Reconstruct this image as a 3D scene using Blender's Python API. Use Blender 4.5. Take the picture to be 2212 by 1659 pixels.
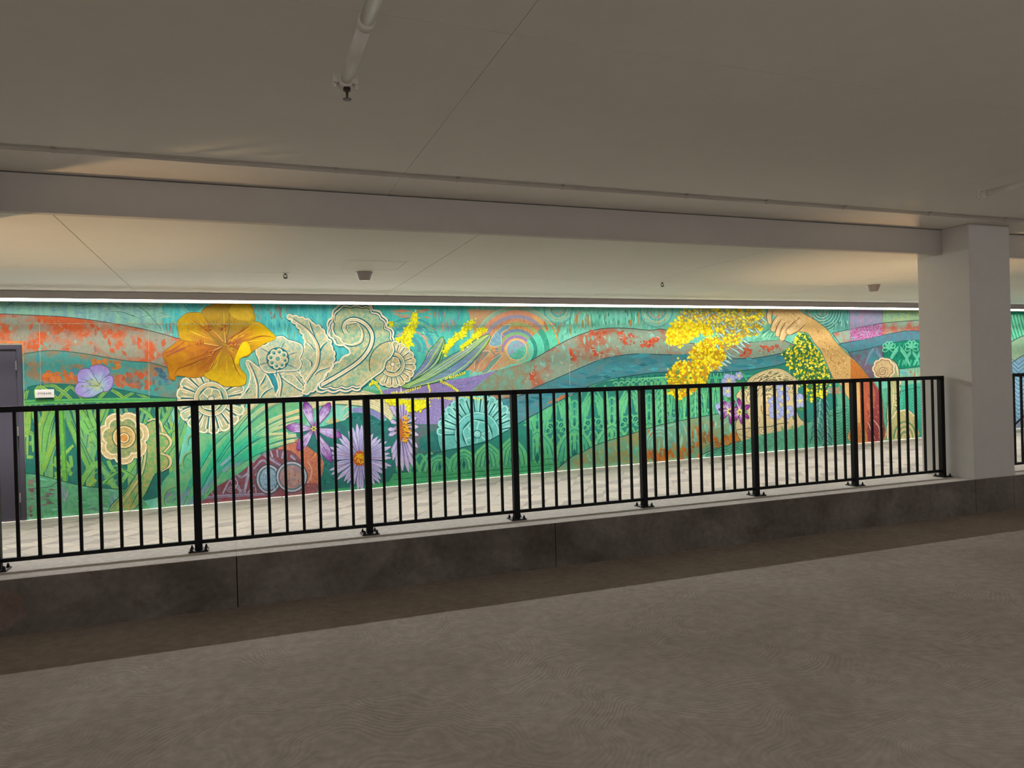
import bpy, bmesh, math, random
import numpy as np
from mathutils import Vector, Matrix
from mathutils.geometry import tessellate_polygon

for o in list(bpy.data.objects):
    bpy.data.objects.remove(o, do_unlink=True)
SC = bpy.context.scene
COL = SC.collection
random.seed(7)

# ------------------------------------------------------------------ camera
W, H = 2212.0, 1659.0
CX, CY = W / 2, H / 2
CAM_H = 1.5
VP_X = np.array([5320.0, 703.0])      # vanishing point of everything parallel to the mural wall
VP_Y = np.array([515.0, 838.0])       # vanishing point of everything square to it
_c = np.array([CX, CY])
FPX = math.sqrt(-float(np.dot(VP_X - _c, VP_Y - _c)))


def _cd(p):
    v = np.array([p[0] - CX, -(p[1] - CY), -FPX])
    return v / np.linalg.norm(v)


AX = _cd(VP_X)
AY = _cd(VP_Y)
AY = AY - AX * np.dot(AX, AY)
AY /= np.linalg.norm(AY)
AZ = np.cross(AX, AY)
ROT = np.stack([AX, AY, AZ])          # camera -> world
cam_data = bpy.data.cameras.new('camera')
cam_data.sensor_width = 36.0
cam_data.lens = FPX / W * 36.0
cam_data.clip_start = 0.05
cam_data.clip_end = 200
cam = bpy.data.objects.new('camera', cam_data)
COL.objects.link(cam)
M4 = Matrix([list(map(float, r)) + [0.0] for r in ROT] + [[0, 0, 0, 1]])
M4.translation = Vector((0, 0, CAM_H))
cam.matrix_world = M4
SC.camera = cam

# ------------------------------------------------------------------ world, exposure
world = bpy.data.worlds.new('world')
SC.world = world
world.use_nodes = True
bg = world.node_tree.nodes['Background']
bg.inputs[0].default_value = (1.0, 0.97, 0.94, 1)
bg.inputs[1].default_value = 0.50
SC.view_settings.view_transform = 'Standard'
SC.view_settings.look = 'None'
SC.view_settings.exposure = 0.0
SC.view_settings.gamma = 1.0
SC.view_settings.use_curve_mapping = False

# ------------------------------------------------------------------ main dimensions (metres)
WALL_Y = 10.2          # mural wall
CURB_Y0, CURB_Y1, CURB_Z = 5.345, 5.90, 0.352
RAIL_Y, RAIL_TOP = 5.65, 1.42
CEIL_Z, WCEIL_Z = 2.97, 2.705
COLUMN_X = ((-2.165, -1.565), (7.02, 7.615), (16.2, 16.8))
COLUMN_Y = (5.345, 5.95)
LED_Y, LED_Z = 9.93, 2.60
GD = 21.0                # downlight watts of each fill lamp added behind the viewer
GL = 30.0               # tube strength of those fill lamps, unseen and added to light the garage


def walk_z(x):
    return 0.03 + 0.0145 * x


# ------------------------------------------------------------------ helpers
def lin(c, k=1.0):
    r = []
    for v in c[:3]:
        v = max(0.0, min(255.0, v)) / 255.0
        r.append((v / 12.92 if v <= 0.04045 else ((v + 0.055) / 1.055) ** 2.4) * k)
    return tuple(r)


def tag(o, label=None, cat=None, group=None, kind=None):
    if label:
        o['label'] = label
    if cat:
        o['category'] = cat
    if group:
        o['group'] = group
    if kind:
        o['kind'] = kind
    return o


def empty(name, loc=(0, 0, 0), parent=None):
    o = bpy.data.objects.new(name, None)
    o.empty_display_size = 0.1
    COL.objects.link(o)
    o.location = loc
    if parent:
        o.parent = parent
    return o


def origin(o):
    v = Vector((0, 0, 0))
    while o is not None:
        v += o.location
        o = o.parent
    return v


def mesh_obj(name, verts, faces, mat, parent=None, smooth=False):
    """verts in world coordinates; parents only carry translations"""
    off = origin(parent) if parent else Vector((0, 0, 0))
    me = bpy.data.meshes.new(name)
    me.from_pydata([tuple(Vector(v) - off) for v in verts], [], faces)
    if mat:
        me.materials.append(mat)
    if smooth:
        for p in me.polygons:
            p.use_smooth = True
    me.update()
    o = bpy.data.objects.new(name, me)
    COL.objects.link(o)
    if parent:
        o.parent = parent
    return o


class MB:
    def __init__(s):
        s.v, s.f = [], []

    def box(s, x0, x1, y0, y1, z0, z1, bev=0.0):
        b = len(s.v)
        if bev <= 0:
            s.v += [(x, y, z) for z in (z0, z1) for y in (y0, y1) for x in (x0, x1)]
            s.f += [tuple(b + i for i in q) for q in
                    ((0, 2, 3, 1), (4, 5, 7, 6), (0, 1, 5, 4), (2, 6, 7, 3), (0, 4, 6, 2), (1, 3, 7, 5))]
        else:
            bm = bmesh.new()
            bmesh.ops.create_cube(bm, size=1.0)
            for v in bm.verts:
                v.co = Vector((x0 if v.co.x < 0 else x1, y0 if v.co.y < 0 else y1, z0 if v.co.z < 0 else z1))
            bmesh.ops.bevel(bm, geom=bm.edges[:], offset=bev, segments=2, affect='EDGES', profile=0.5)
            bm.verts.index_update()
            s.v += [tuple(v.co) for v in bm.verts]
            s.f += [tuple(b + v.index for v in f.verts) for f in bm.faces]
            bm.free()
        return s

    def tube(s, p0, p1, r0, r1=None, n=16, caps=True):
        r1 = r0 if r1 is None else r1
        p0, p1 = Vector(p0), Vector(p1)
        d = (p1 - p0).normalized()
        a = Vector((0, 0, 1)) if abs(d.z) < 0.9 else Vector((1, 0, 0))
        u = d.cross(a).normalized()
        w = d.cross(u)
        b = len(s.v)
        for p, r in ((p0, r0), (p1, r1)):
            for i in range(n):
                t = 2 * math.pi * i / n
                s.v.append(tuple(p + u * (r * math.cos(t)) + w * (r * math.sin(t))))
        for i in range(n):
            j = (i + 1) % n
            s.f.append((b + i, b + j, b + n + j, b + n + i))
        if caps:
            s.f.append(tuple(b + i for i in range(n))[::-1])
            s.f.append(tuple(b + n + i for i in range(n)))
        return s

    def lathe(s, c, prof, n=24, axis='z'):
        b = len(s.v)
        for r, h in prof:
            for i in range(n):
                t = 2 * math.pi * i / n
                s.v.append((c[0] + r * math.cos(t), c[1] + r * math.sin(t), c[2] + h))
        for k in range(len(prof) - 1):
            for i in range(n):
                j = (i + 1) % n
                s.f.append((b + k * n + i, b + k * n + j, b + (k + 1) * n + j, b + (k + 1) * n + i))
        s.f.append(tuple(b + i for i in range(n))[::-1])
        s.f.append(tuple(b + (len(prof) - 1) * n + i for i in range(n)))
        return s

    def prism(s, prof, x0, x1):
        """profile in (y, z) extruded along x"""
        b = len(s.v)
        n = len(prof)
        s.v += [(x0, y, z) for y, z in prof] + [(x1, y, z) for y, z in prof]
        for i in range(n):
            j = (i + 1) % n
            s.f.append((b + i, b + j, b + n + j, b + n + i))
        s.f.append(tuple(b + i for i in range(n))[::-1])
        s.f.append(tuple(b + n + i for i in range(n)))
        return s

    def build(s, name, mat, parent=None, smooth=False):
        o = mesh_obj(name, s.v, s.f, mat, parent, smooth)
        bm = bmesh.new()
        bm.from_mesh(o.data)
        bmesh.ops.recalc_face_normals(bm, faces=bm.faces)
        bm.to_mesh(o.data)
        bm.free()
        return o


# ------------------------------------------------------------------ materials
def new_mat(name):
    m = bpy.data.materials.new(name)
    m.use_nodes = True
    nt = m.node_tree
    b = nt.nodes['Principled BSDF']
    return m, nt, b


def nd(nt, t, **kw):
    n = nt.nodes.new(t)
    for k, v in kw.items():
        setattr(n, k, v)
    return n


def noise(nt, scale, detail=4.0, rough=0.6, dist=0.0, stretch=(1, 1, 1), rot=(0, 0, 0)):
    tc = nd(nt, 'ShaderNodeNewGeometry')
    mp = nd(nt, 'ShaderNodeMapping')
    mp.inputs['Scale'].default_value = stretch
    mp.inputs['Rotation'].default_value = rot
    nt.links.new(tc.outputs['Position'], mp.inputs['Vector'])
    n = nd(nt, 'ShaderNodeTexNoise')
    n.inputs['Scale'].default_value = scale
    n.inputs['Detail'].default_value = detail
    n.inputs['Roughness'].default_value = rough
    n.inputs['Distortion'].default_value = dist
    nt.links.new(mp.outputs['Vector'], n.inputs['Vector'])
    return n


def ramp(nt, src, stops):
    r = nd(nt, 'ShaderNodeValToRGB')
    cr = r.color_ramp
    while len(cr.elements) < len(stops):
        cr.elements.new(0.5)
    for e, (p, c) in zip(cr.elements, stops):
        e.position = p
        e.color = (c[0], c[1], c[2], 1) if not isinstance(c, (int, float)) else (c, c, c, 1)
    nt.links.new(src, r.inputs['Fac'])
    return r


def mixc(nt, fac, a, b, mode='MIX'):
    m = nd(nt, 'ShaderNodeMix', data_type='RGBA', blend_type=mode)
    for s, v in ((0, fac), (6, a), (7, b)):
        if hasattr(v, 'is_linked') or hasattr(v, 'links'):
            nt.links.new(v, m.inputs[s])
        elif isinstance(v, (int, float)):
            m.inputs[s].default_value = v
        else:
            m.inputs[s].default_value = (v[0], v[1], v[2], 1)
    return m.outputs[2]


def bump(nt, b, height, strength=0.2, dist=0.01):
    n = nd(nt, 'ShaderNodeBump')
    n.inputs['Strength'].default_value = strength
    n.inputs['Distance'].default_value = dist
    nt.links.new(height, n.inputs['Height'])
    nt.links.new(n.outputs['Normal'], b.inputs['Normal'])


def plain(name, c, rough=0.6, metal=0.0, var=0.08, scale=6.0):
    m, nt, b = new_mat(name)
    n = noise(nt, scale, 5)
    c = lin(c)
    r = ramp(nt, n.outputs['Fac'], [(0.3, tuple(v * (1 - var) for v in c)), (0.7, tuple(min(1, v * (1 + var)) for v in c))])
    nt.links.new(r.outputs['Color'], b.inputs['Base Color'])
    b.inputs['Roughness'].default_value = rough
    b.inputs['Metallic'].default_value = metal
    return m


def emitter(name, c, strength):
    m, nt, b = new_mat(name)
    b.inputs['Base Color'].default_value = (0.8, 0.8, 0.8, 1)
    b.inputs['Emission Color'].default_value = (c[0], c[1], c[2], 1)
    b.inputs['Emission Strength'].default_value = strength
    return m


def concrete(name, c_dark, c_mid, c_light, scale=1.2, swirl=False, rough=0.85, stain=None, bmp=0.25, grain=1.0):
    m, nt, b = new_mat(name)
    n1 = noise(nt, scale, 8, 0.62, 0.6)
    n2 = noise(nt, scale * 14, 6, 0.6)
    r1 = ramp(nt, n1.outputs['Fac'], [(0.30, lin(c_dark)), (0.52, lin(c_mid)), (0.74, lin(c_light))])
    r2 = ramp(nt, n2.outputs['Fac'], [(0.30, 1 - 0.20 * grain), (0.72, 1 + 0.12 * grain)])
    col = mixc(nt, 1.0, r1.outputs['Color'], r2.outputs['Color'], 'MULTIPLY')
    hgt = n2.outputs['Fac']
    if swirl:
        # broom and trowel swirls of a hand-floated slab
        tc = nd(nt, 'ShaderNodeNewGeometry')
        warp = noise(nt, 1.1, 2, 0.45)
        wv = nd(nt, 'ShaderNodeVectorMath', operation='SCALE')
        nt.links.new(warp.outputs['Color'], wv.inputs[0])
        wv.inputs['Scale'].default_value = 2.2
        ad = nd(nt, 'ShaderNodeVectorMath', operation='ADD')
        nt.links.new(tc.outputs['Position'], ad.inputs[0])
        nt.links.new(wv.outputs[0], ad.inputs[1])
        w = nd(nt, 'ShaderNodeTexWave')
        w.wave_type = 'BANDS'
        w.bands_direction = 'Y'
        w.inputs['Scale'].default_value = 9.0
        w.inputs['Distortion'].default_value = 3.5
        w.inputs['Detail'].default_value = 4.0
        w.inputs['Detail Scale'].default_value = 2.2
        nt.links.new(ad.outputs[0], w.inputs['Vector'])
        rw = ramp(nt, w.outputs['Fac'], [(0.0, 0.93), (0.5, 1.0), (1.0, 1.03)])
        col = mixc(nt, 0.8, col, rw.outputs['Color'], 'MULTIPLY')
        sp = noise(nt, 60, 3, 0.7)
        rs = ramp(nt, sp.outputs['Fac'], [(0.24, 0.6), (0.33, 1.0)])
        col = mixc(nt, 0.7, col, rs.outputs['Color'], 'MULTIPLY')
        mm = nd(nt, 'ShaderNodeMath', operation='ADD')
        nt.links.new(w.outputs['Fac'], mm.inputs[0])
        nt.links.new(n2.outputs['Fac'], mm.inputs[1])
        hgt = mm.outputs[0]
    if stain:
        n3 = noise(nt, 2.6, 7, 0.65, 0.4)
        rf = ramp(nt, n3.outputs['Fac'], [(0.56, 0.0), (0.70, 0.75)])
        col = mixc(nt, rf.outputs['Color'], col, lin(stain))
        n4 = noise(nt, 46, 2, 0.5)
        rp = ramp(nt, n4.outputs['Fac'], [(0.23, 0.35), (0.28, 1.0)])
        col = mixc(nt, 0.8, col, rp.outputs['Color'], 'MULTIPLY')
    nt.links.new(col, b.inputs['Base Color'])
    b.inputs['Roughness'].default_value = rough
    b.inputs['Specular IOR Level'].default_value = 0.25
    bump(nt, b, hgt, bmp, 0.004)
    return m


M = {}
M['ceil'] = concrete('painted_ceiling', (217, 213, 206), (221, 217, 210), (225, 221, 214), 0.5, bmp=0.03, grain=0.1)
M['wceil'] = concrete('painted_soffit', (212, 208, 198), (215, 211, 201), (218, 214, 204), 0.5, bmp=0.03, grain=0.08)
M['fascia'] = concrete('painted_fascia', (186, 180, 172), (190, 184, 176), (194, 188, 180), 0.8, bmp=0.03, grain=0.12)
M['column'] = concrete('painted_column', (203, 199, 194), (207, 203, 198), (211, 207, 202), 0.9, bmp=0.04, grain=0.12)
M['slab'] = concrete('floated_concrete', (143, 131, 120), (155, 143, 132), (166, 156, 146), 1.0, swirl=True, bmp=0.35)
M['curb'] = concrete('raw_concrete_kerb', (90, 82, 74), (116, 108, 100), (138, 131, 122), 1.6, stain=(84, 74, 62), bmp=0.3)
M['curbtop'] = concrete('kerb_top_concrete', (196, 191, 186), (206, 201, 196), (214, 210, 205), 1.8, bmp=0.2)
M['ruststain'] = concrete('rust_stained_concrete', (112, 94, 82), (120, 103, 92), (124, 110, 100), 3.0)
M['wallbase'] = concrete('wall_concrete', (150, 150, 140), (165, 165, 155), (175, 175, 165), 1.5)
M['black'] = plain('black_powder_coat', (9, 9, 11), 0.55, 0.0, 0.15, 20)
M['black'].node_tree.nodes['Principled BSDF'].inputs['Specular IOR Level'].default_value = 0.2
M['bolt'] = plain('blackened_bolt', (30, 24, 24), 0.45, 0.6, 0.2, 30)
M['door'] = plain('slate_door_paint', (66, 63, 76), 0.5, 0.0, 0.05, 4)
M['steel'] = plain('hinge_steel', (170, 168, 170), 0.35, 0.9, 0.1, 30)
M['white'] = plain('white_plastic', (225, 220, 216), 0.5, 0.0, 0.03, 8)
M['ink'] = plain('sign_ink', (40, 40, 44), 0.6)
M['greyplastic'] = plain('grey_detector_plastic', (150, 138, 134), 0.5, 0.0, 0.04, 8)
M['pipe'] = plain('painted_pipe', (214, 209, 200), 0.75, 0.0, 0.05, 10)
M['conduit'] = plain('painted_conduit', (176, 168, 158), 0.5, 0.0, 0.05, 10)
M['brass'] = plain('dark_bronze', (58, 46, 40), 0.4, 0.7, 0.15, 20)
M['housing'] = plain('light_housing', (160, 152, 148), 0.5, 0.0, 0.04, 8)
M['led'] = emitter('led_diffuser', (1.0, 0.97, 0.93), 14.0)
M['warm'] = emitter('warm_lens', (1.0, 0.62, 0.30), 4.0)
M['grout'] = concrete('paver_joint_sand', (88, 82, 76), (98, 92, 85), (108, 101, 94), 6)
PAVE = []
for i, c in enumerate([(190, 182, 171), (180, 173, 164), (160, 154, 148), (200, 193, 185)]):
    PAVE.append(concrete('paver_tone_%s' % 'abcd'[i], tuple(v - 7 for v in c), c, tuple(v + 6 for v in c), 5.0, bmp=0.15))

# ------------------------------------------------------------------ the setting
def struct(name, mb, mat, parent=None):
    o = mb.build(name, mat, parent)
    if parent is None:
        tag(o, kind='structure')
    return o


XL, XR, YB = -16.0, 24.0, -14.0
tag(struct('floor_garage', MB().box(XL, XR, YB, CURB_Y0 + 0.3, -0.2, 0.0), M['slab']),
    'grey brown floated concrete garage floor with trowel swirls')

# garage ceiling: cast panels with hairline joints
ceil = struct('ceiling_garage', MB().box(XL, XR, YB, 5.72, CEIL_Z + 0.012, CEIL_Z + 0.2), M['ceil'])
tag(ceil, 'painted concrete ceiling of the garage')
gx = [XL] + [1.13 + 6.06 * k for k in range(-2, 4)] + [XR]
gy = [YB, -7.0, -2.05, 2.9, 5.72]
for i in range(len(gx) - 1):
    for j in range(len(gy) - 1):
        MB().box(gx[i] + 0.0012, gx[i + 1] - 0.0012, gy[j] + 0.001, gy[j + 1] - 0.001, CEIL_Z, CEIL_Z + 0.03).build(
            'ceiling_panel', M['ceil'], ceil)
# lower walkway ceiling
wc = struct('ceiling_walkway', MB().box(XL, XR, 5.72, WALL_Y + 0.02, WCEIL_Z + 0.012, WCEIL_Z + 0.16), M['wceil'])
tag(wc, 'lower painted ceiling over the walkway')
wx = [XL] + [-1.14 + 3.03 * k for k in range(-4, 8)] + [XR]
wy = [5.72, 8.1, WALL_Y]
for i in range(len(wx) - 1):
    for j in range(2):
        MB().box(wx[i] + 0.003, wx[i + 1] - 0.003, wy[j] + (0.0025 if j else 0), wy[j + 1] - 0.0025, WCEIL_Z, WCEIL_Z + 0.03).build(
            'ceiling_panel', M['wceil'], wc)
# fascia between the two ceilings, one length per bay
bays = [(XL, COLUMN_X[0][0]), (COLUMN_X[0][1], COLUMN_X[1][0]), (COLUMN_X[1][1], COLUMN_X[2][0])]
for k, (a, b) in enumerate(bays):
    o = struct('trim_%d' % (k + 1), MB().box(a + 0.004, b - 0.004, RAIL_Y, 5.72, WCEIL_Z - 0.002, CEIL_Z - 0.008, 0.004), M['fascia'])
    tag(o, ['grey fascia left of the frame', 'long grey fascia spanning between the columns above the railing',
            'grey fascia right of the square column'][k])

# mural wall
tag(struct('wall_mural', MB().box(XL, XR, WALL_Y, WALL_Y + 0.25, -0.3, 3.1), M['wallbase']),
    'long concrete wall that carries the mural')

# walkway slab with rhombus pavers
sl = math.atan(0.0145)
wf = MB()
wf.v = [(XL, 5.8, walk_z(XL) - 0.03), (XR, 5.8, walk_z(XR) - 0.03), (XR, WALL_Y, walk_z(XR) - 0.03), (XL, WALL_Y, walk_z(XL) - 0.03),
        (XL, 5.8, -0.6), (XR, 5.8, -0.6), (XR, WALL_Y, -0.6), (XL, WALL_Y, -0.6)]
wf.f = [(0, 1, 2, 3), (4, 7, 6, 5), (0, 4, 5, 1), (1, 5, 6, 2), (2, 6, 7, 3), (3, 7, 4, 0)]
walk = struct('floor_walkway', wf, M['grout'])
tag(walk, 'pale walkway paved with rhombus pavers below the mural')


def project(p):
    d = ROT.T @ np.array([p[0], p[1], p[2] - CAM_H])
    return CX + FPX * d[0] / -d[2], CY - FPX * d[1] / -d[2], -d[2]


S = 0.25
U = [(S * math.cos(a), S * math.sin(a)) for a in (0, 2 * math.pi / 3, 4 * math.pi / 3)]
RH = []
for k in range(3):
    u, v = U[k], U[(k + 1) % 3]
    c = ((u[0] + v[0]) / 2, (u[1] + v[1]) / 2)
    g = 0.985
    q = [((p[0] - c[0]) * g, (p[1] - c[1]) * g) for p in ((0, 0), u, (u[0] + v[0], u[1] + v[1]), v)]
    vs = [(x, y, z) for z in (-0.028, 0.0) for x, y in q]
    fs = [(0, 3, 2, 1), (4, 5, 6, 7)] + [(i, (i + 1) % 4, 4 + (i + 1) % 4, 4 + i) for i in range(4)]
    me3 = []
    for t in range(4):
        me = bpy.data.meshes.new('paver')
        me.from_pydata(vs, [], fs)
        me.materials.append(PAVE[t])
        me.update()
        me3.append(me)
    RH.append((c, me3, vs, fs))
cand = []
for i in range(-20, 60):
    for j in range(-60, 60):
        cx = -4.0 + i * 1.5 * S
        cy = 6.0 + i * (-0.866) * S + j * 1.732 * S
        for k in range(3):
            x, y = cx + RH[k][0][0], cy + RH[k][0][1]
            if not (5.95 < y < WALL_Y - 0.27 and -4 < x < 15.0):
                continue
            t = [(0, 0, 1, 1), (1, 0, 1, 0), (2, 1, 2, 1)][k][random.randrange(4)]
            px, py, dp = project((x, y, walk_z(x)))
            vis = -40 < px < 2250 and y > 7.5
            cand.append((0 if vis else 1, dp, x, y, k, t))
cand.sort()
rest = {0: MB(), 1: MB(), 2: MB()}
for n, (vis, dp, x, y, k, t) in enumerate(cand):
    if n < 300:
        o = bpy.data.objects.new('paver', RH[k][1][t])
        COL.objects.link(o)
        o.location = (x, y, walk_z(x) + random.uniform(-0.0006, 0.0006))
        o.rotation_euler = (0, -sl, 0)
        o.parent = walk
    else:
        mb = rest[t]
        b = len(mb.v)
        mb.v += [(x + p[0], y + p[1], walk_z(x + p[0]) + p[2]) for p in RH[k][2]]
        mb.f += [tuple(b + i for i in f) for f in RH[k][3]]
for t in rest:
    tag(rest[t].build('paver_field', PAVE[t], walk), kind='stuff')
bx = -4.0
while bx < 15:
    mb = MB()
    L_ = 0.9
    vs = [(x, y, walk_z(x) + dz) for dz in (-0.03, 0.0015) for x, y in
          ((bx + 0.003, WALL_Y - 0.30), (bx + L_ - 0.003, WALL_Y - 0.30), (bx + L_ - 0.003, WALL_Y - 0.002), (bx + 0.003, WALL_Y - 0.002))]
    mb.v = vs
    mb.f = [(0, 3, 2, 1), (4, 5, 6, 7)] + [(i, (i + 1) % 4, 4 + (i + 1) % 4, 4 + i) for i in range(4)]
    mb.build('border_slab', PAVE[3], walk)
    bx += L_

# kerb in cast sections with narrow joints
curb = empty('wall_curb', (2.7, (CURB_Y0 + CURB_Y1) / 2, 0))
tag(curb, 'low rough concrete kerb wall under the railing', kind='structure')
cj = [XL, -4.0, -0.045, 2.335, 7.035, 7.60, 11.0, XR]
for a, b in zip(cj[:-1], cj[1:]):
    mb = MB().prism([(CURB_Y0, 0), (CURB_Y0, CURB_Z - 0.008), (CURB_Y0 + 0.008, CURB_Z - 0.0015), (CURB_Y1, CURB_Z - 0.0015), (CURB_Y1, -0.3), (CURB_Y0 + 0.1, -0.3)],
                    a + 0.003, b - 0.003)
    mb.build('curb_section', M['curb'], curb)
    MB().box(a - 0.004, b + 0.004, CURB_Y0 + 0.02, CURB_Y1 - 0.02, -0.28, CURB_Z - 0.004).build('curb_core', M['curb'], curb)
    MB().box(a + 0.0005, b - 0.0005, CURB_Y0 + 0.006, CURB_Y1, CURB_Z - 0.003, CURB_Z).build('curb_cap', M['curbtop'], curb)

st_ = MB()
random.seed(3)
n_ = 22
st_.v = [(-1.40 + 0.13 * math.cos(2 * math.pi * i / n_) * random.uniform(0.7, 1.15), CURB_Y0 - 0.0004, 0.17 + 0.13 * math.sin(2 * math.pi * i / n_) * random.uniform(0.75, 1.1)) for i in range(n_)]
st_.f = [tuple(range(n_))]
tag(st_.build('rust_stain', M['ruststain'], curb), 'reddish brown stain on the kerb face')
random.seed(7)

# columns
for k, (a, b) in enumerate(COLUMN_X):
    o = MB().box(a, b, COLUMN_Y[0] - 0.002, COLUMN_Y[1], CURB_Z, CEIL_Z, 0.006).build('column', M['column'])
    tag(o, ['painted square concrete column at the left end of the long fascia',
            'pale square concrete column standing on the kerb right of the long railing',
            'pale square column at the far right end of the walkway'][k], 'column', 'square columns on the kerb', kind='structure')

# storage door
d = empty('door_1', (-2.92, WALL_Y, walk_z(-2.9)))
tag(d, 'dark slate storage door in the mural wall', kind='structure')
fx0, fx1, ft = -3.46, -2.405, 2.085
zf = walk_z(-2.9) - 0.01
MB().box(fx1 - 0.052, fx1, WALL_Y - 0.022, WALL_Y, zf, ft, 0.002).box(fx0, fx0 + 0.052, WALL_Y - 0.022, WALL_Y, zf, ft, 0.002).box(
    fx0, fx1, WALL_Y - 0.0225, WALL_Y, ft - 0.052, ft, 0.002).build('door_frame', M['door'], d)
MB().box(fx0 + 0.056, fx1 - 0.056, WALL_Y - 0.012, WALL_Y, zf + 0.02, ft - 0.056, 0.001).build('door_leaf', M['door'], d)
MB().box(fx0 + 0.056, fx1 - 0.056, WALL_Y - 0.02, WALL_Y, zf, zf + 0.018).build('threshold', M['white'], d)
for z in (1.84, 1.06, 0.27):
    h = MB().tube((fx1 - 0.056, WALL_Y - 0.028, z - 0.055), (fx1 - 0.056, WALL_Y - 0.028, z + 0.055), 0.0085, n=12)
    h.box(fx1 - 0.062, fx1 - 0.05, WALL_Y - 0.026, WALL_Y - 0.012, z - 0.05, z + 0.05)
    tag(h.build('hinge', M['steel'], d), 'bright steel hinge')


# ------------------------------------------------------------------ lighting fixtures
def led_line(x0, x1, label):
    root = empty('linear_light', ((x0 + x1) / 2, LED_Y, LED_Z))
    tag(root, label, 'light', 'line lights along the top of the mural')
    n = max(1, round((x1 - x0) / 2.44))
    for i in range(n):
        a, b = x0 + (x1 - x0) * i / n, x0 + (x1 - x0) * (i + 1) / n
        # trough: closed face to the walkway, a lip on the wall side that cuts the light off the top of the wall
        MB().prism([(LED_Y, LED_Z + 0.012), (LED_Y, WCEIL_Z - 0.004), (LED_Y + 0.09, WCEIL_Z - 0.004), (LED_Y + 0.09, LED_Z - 0.016),
                    (LED_Y + 0.086, LED_Z - 0.016), (LED_Y + 0.086, LED_Z + 0.012)], a + 0.0008, b - 0.0008).build('housing', M['housing'], root)
        MB().prism([(LED_Y + 0.003, LED_Z + 0.011), (LED_Y + 0.003, LED_Z - 0.002), (LED_Y + 0.007, LED_Z - 0.005), (LED_Y + 0.06, LED_Z - 0.005), (LED_Y + 0.06, LED_Z + 0.011)],
                   a + 0.002, b - 0.002).build('diffuser', M['led'], root)
    # area lamps added in the trough to flatten wall light and brighten the walkway
    for nm, ang, spread, watts in WASH:
        ld = bpy.data.lights.new(nm, 'AREA')
        ld.shape = 'RECTANGLE'
        ld.size = x1 - x0
        ld.size_y = 0.008
        ld.energy = watts * (x1 - x0)
        ld.spread = math.radians(spread)
        ld.color = (1.0, 0.97, 0.93)
        lo = bpy.data.objects.new(nm, ld)
        COL.objects.link(lo)
        lo.parent = root
        lo.location = (0, 0.035, -0.0115)
        lo.rotation_euler = (math.radians(ang), 0, 0)   # 0 = straight down, positive leans to the wall
    return root


WASH = [('wash_low', 7.0, 8, 2.6), ('wash_mid', 11.0, 12, 1.2), ('wash_wall', 20, 36, 1.5), ('wash_walk', -50, 110, 14.0)]
led_line(-9.0, 15.0, 'bright white line light under the walkway ceiling edge above the mural')


def uplight(x, label):
    root = empty('ground_uplight', (x, 6.2, walk_z(x)))
    tag(root, label, 'light', 'warm uplights behind the columns')
    z = walk_z(x)
    MB().lathe((x, 6.2, z), [(0.075, -0.02), (0.075, 0.003), (0.070, 0.006), (0.056, 0.006), (0.054, 0.003)], 28).build('trim_ring', M['steel'], root, True)
    MB().lathe((x, 6.2, z + 0.003), [(0.054, 0), (0.050, 0.002)], 28).build('lens', M['warm'], root, True)
    ld = bpy.data.lights.new('uplight_beam', 'SPOT')
    ld.energy = UP_W
    ld.color = (1.0, 0.64, 0.32)
    ld.spot_size = math.radians(92)
    ld.spot_blend = 0.6
    ld.shadow_soft_size = 0.02
    lo = bpy.data.objects.new('uplight_beam', ld)
    COL.objects.link(lo)
    lo.parent = root
    lo.location = (0, 0, 0.03)
    lo.rotation_euler = (math.pi, 0, 0)


UP_W = 100.0
uplight(7.317, 'small warm ground uplight behind the square column right of the railing')
uplight(-1.865, 'small warm ground uplight behind the left column')


def fill_lamp(x, y, label):  # unseen lamp hung below the ceiling, added to brighten the garage side
    root = empty('added_fill_light', (x, y, CEIL_Z - 0.46))
    tag(root, label, 'light', 'unseen fill lamps added behind the viewer')
    MB().tube((x - 0.5, y, CEIL_Z - 0.32), (x - 0.5, y, CEIL_Z - 0.002), 0.004, n=8).build('hanger', M['steel'], root)
    MB().tube((x + 0.5, y, CEIL_Z - 0.32), (x + 0.5, y, CEIL_Z - 0.002), 0.004, n=8).build('hanger', M['steel'], root)
    MB().box(x - 0.62, x + 0.62, y - 0.012, y + 0.012, CEIL_Z - 0.40, CEIL_Z - 0.32, 0.004).build('lamp_body', M['white'], root)
    MB().tube((x - 0.60, y, CEIL_Z - 0.42), (x + 0.60, y, CEIL_Z - 0.42), 0.035, n=14).build('lamp_tube', M['gled'], root)
    ld = bpy.data.lights.new('fill_downlight', 'AREA')  # extra downward light, added for floor bounce onto the ceiling
    ld.shape = 'RECTANGLE'
    ld.size, ld.size_y = 1.2, 0.06
    ld.energy = GD
    ld.spread = math.radians(125)
    ld.color = (0.97, 0.98, 1.0)
    lo = bpy.data.objects.new('fill_downlight', ld)
    COL.objects.link(lo)
    lo.parent = root
    lo.location = (0, 0, -0.005)


M['gled'] = emitter('fill_tube_glow', (0.97, 0.98, 1.0), GL)
for j, y in enumerate((-0.8, -6.5)):
    for i in range(7):
        x = -8.5 + 3.6 * i
        fill_lamp(x, y, '%s added fill tube lamp from the left, %s unseen row behind the viewer' % (
            ('first', 'second', 'third', 'fourth', 'fifth', 'sixth', 'seventh')[i], ('near', 'far')[j]))


# ------------------------------------------------------------------ railing
def boxmesh(name, x, y, z0, z1, mat, bev=0.0015):
    mb = MB().box(-x / 2, x / 2, -y / 2, y / 2, z0, z1, bev)
    me = bpy.data.meshes.new(name)
    me.from_pydata(mb.v, [], mb.f)
    me.materials.append(mat)
    me.update()
    return me


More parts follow.
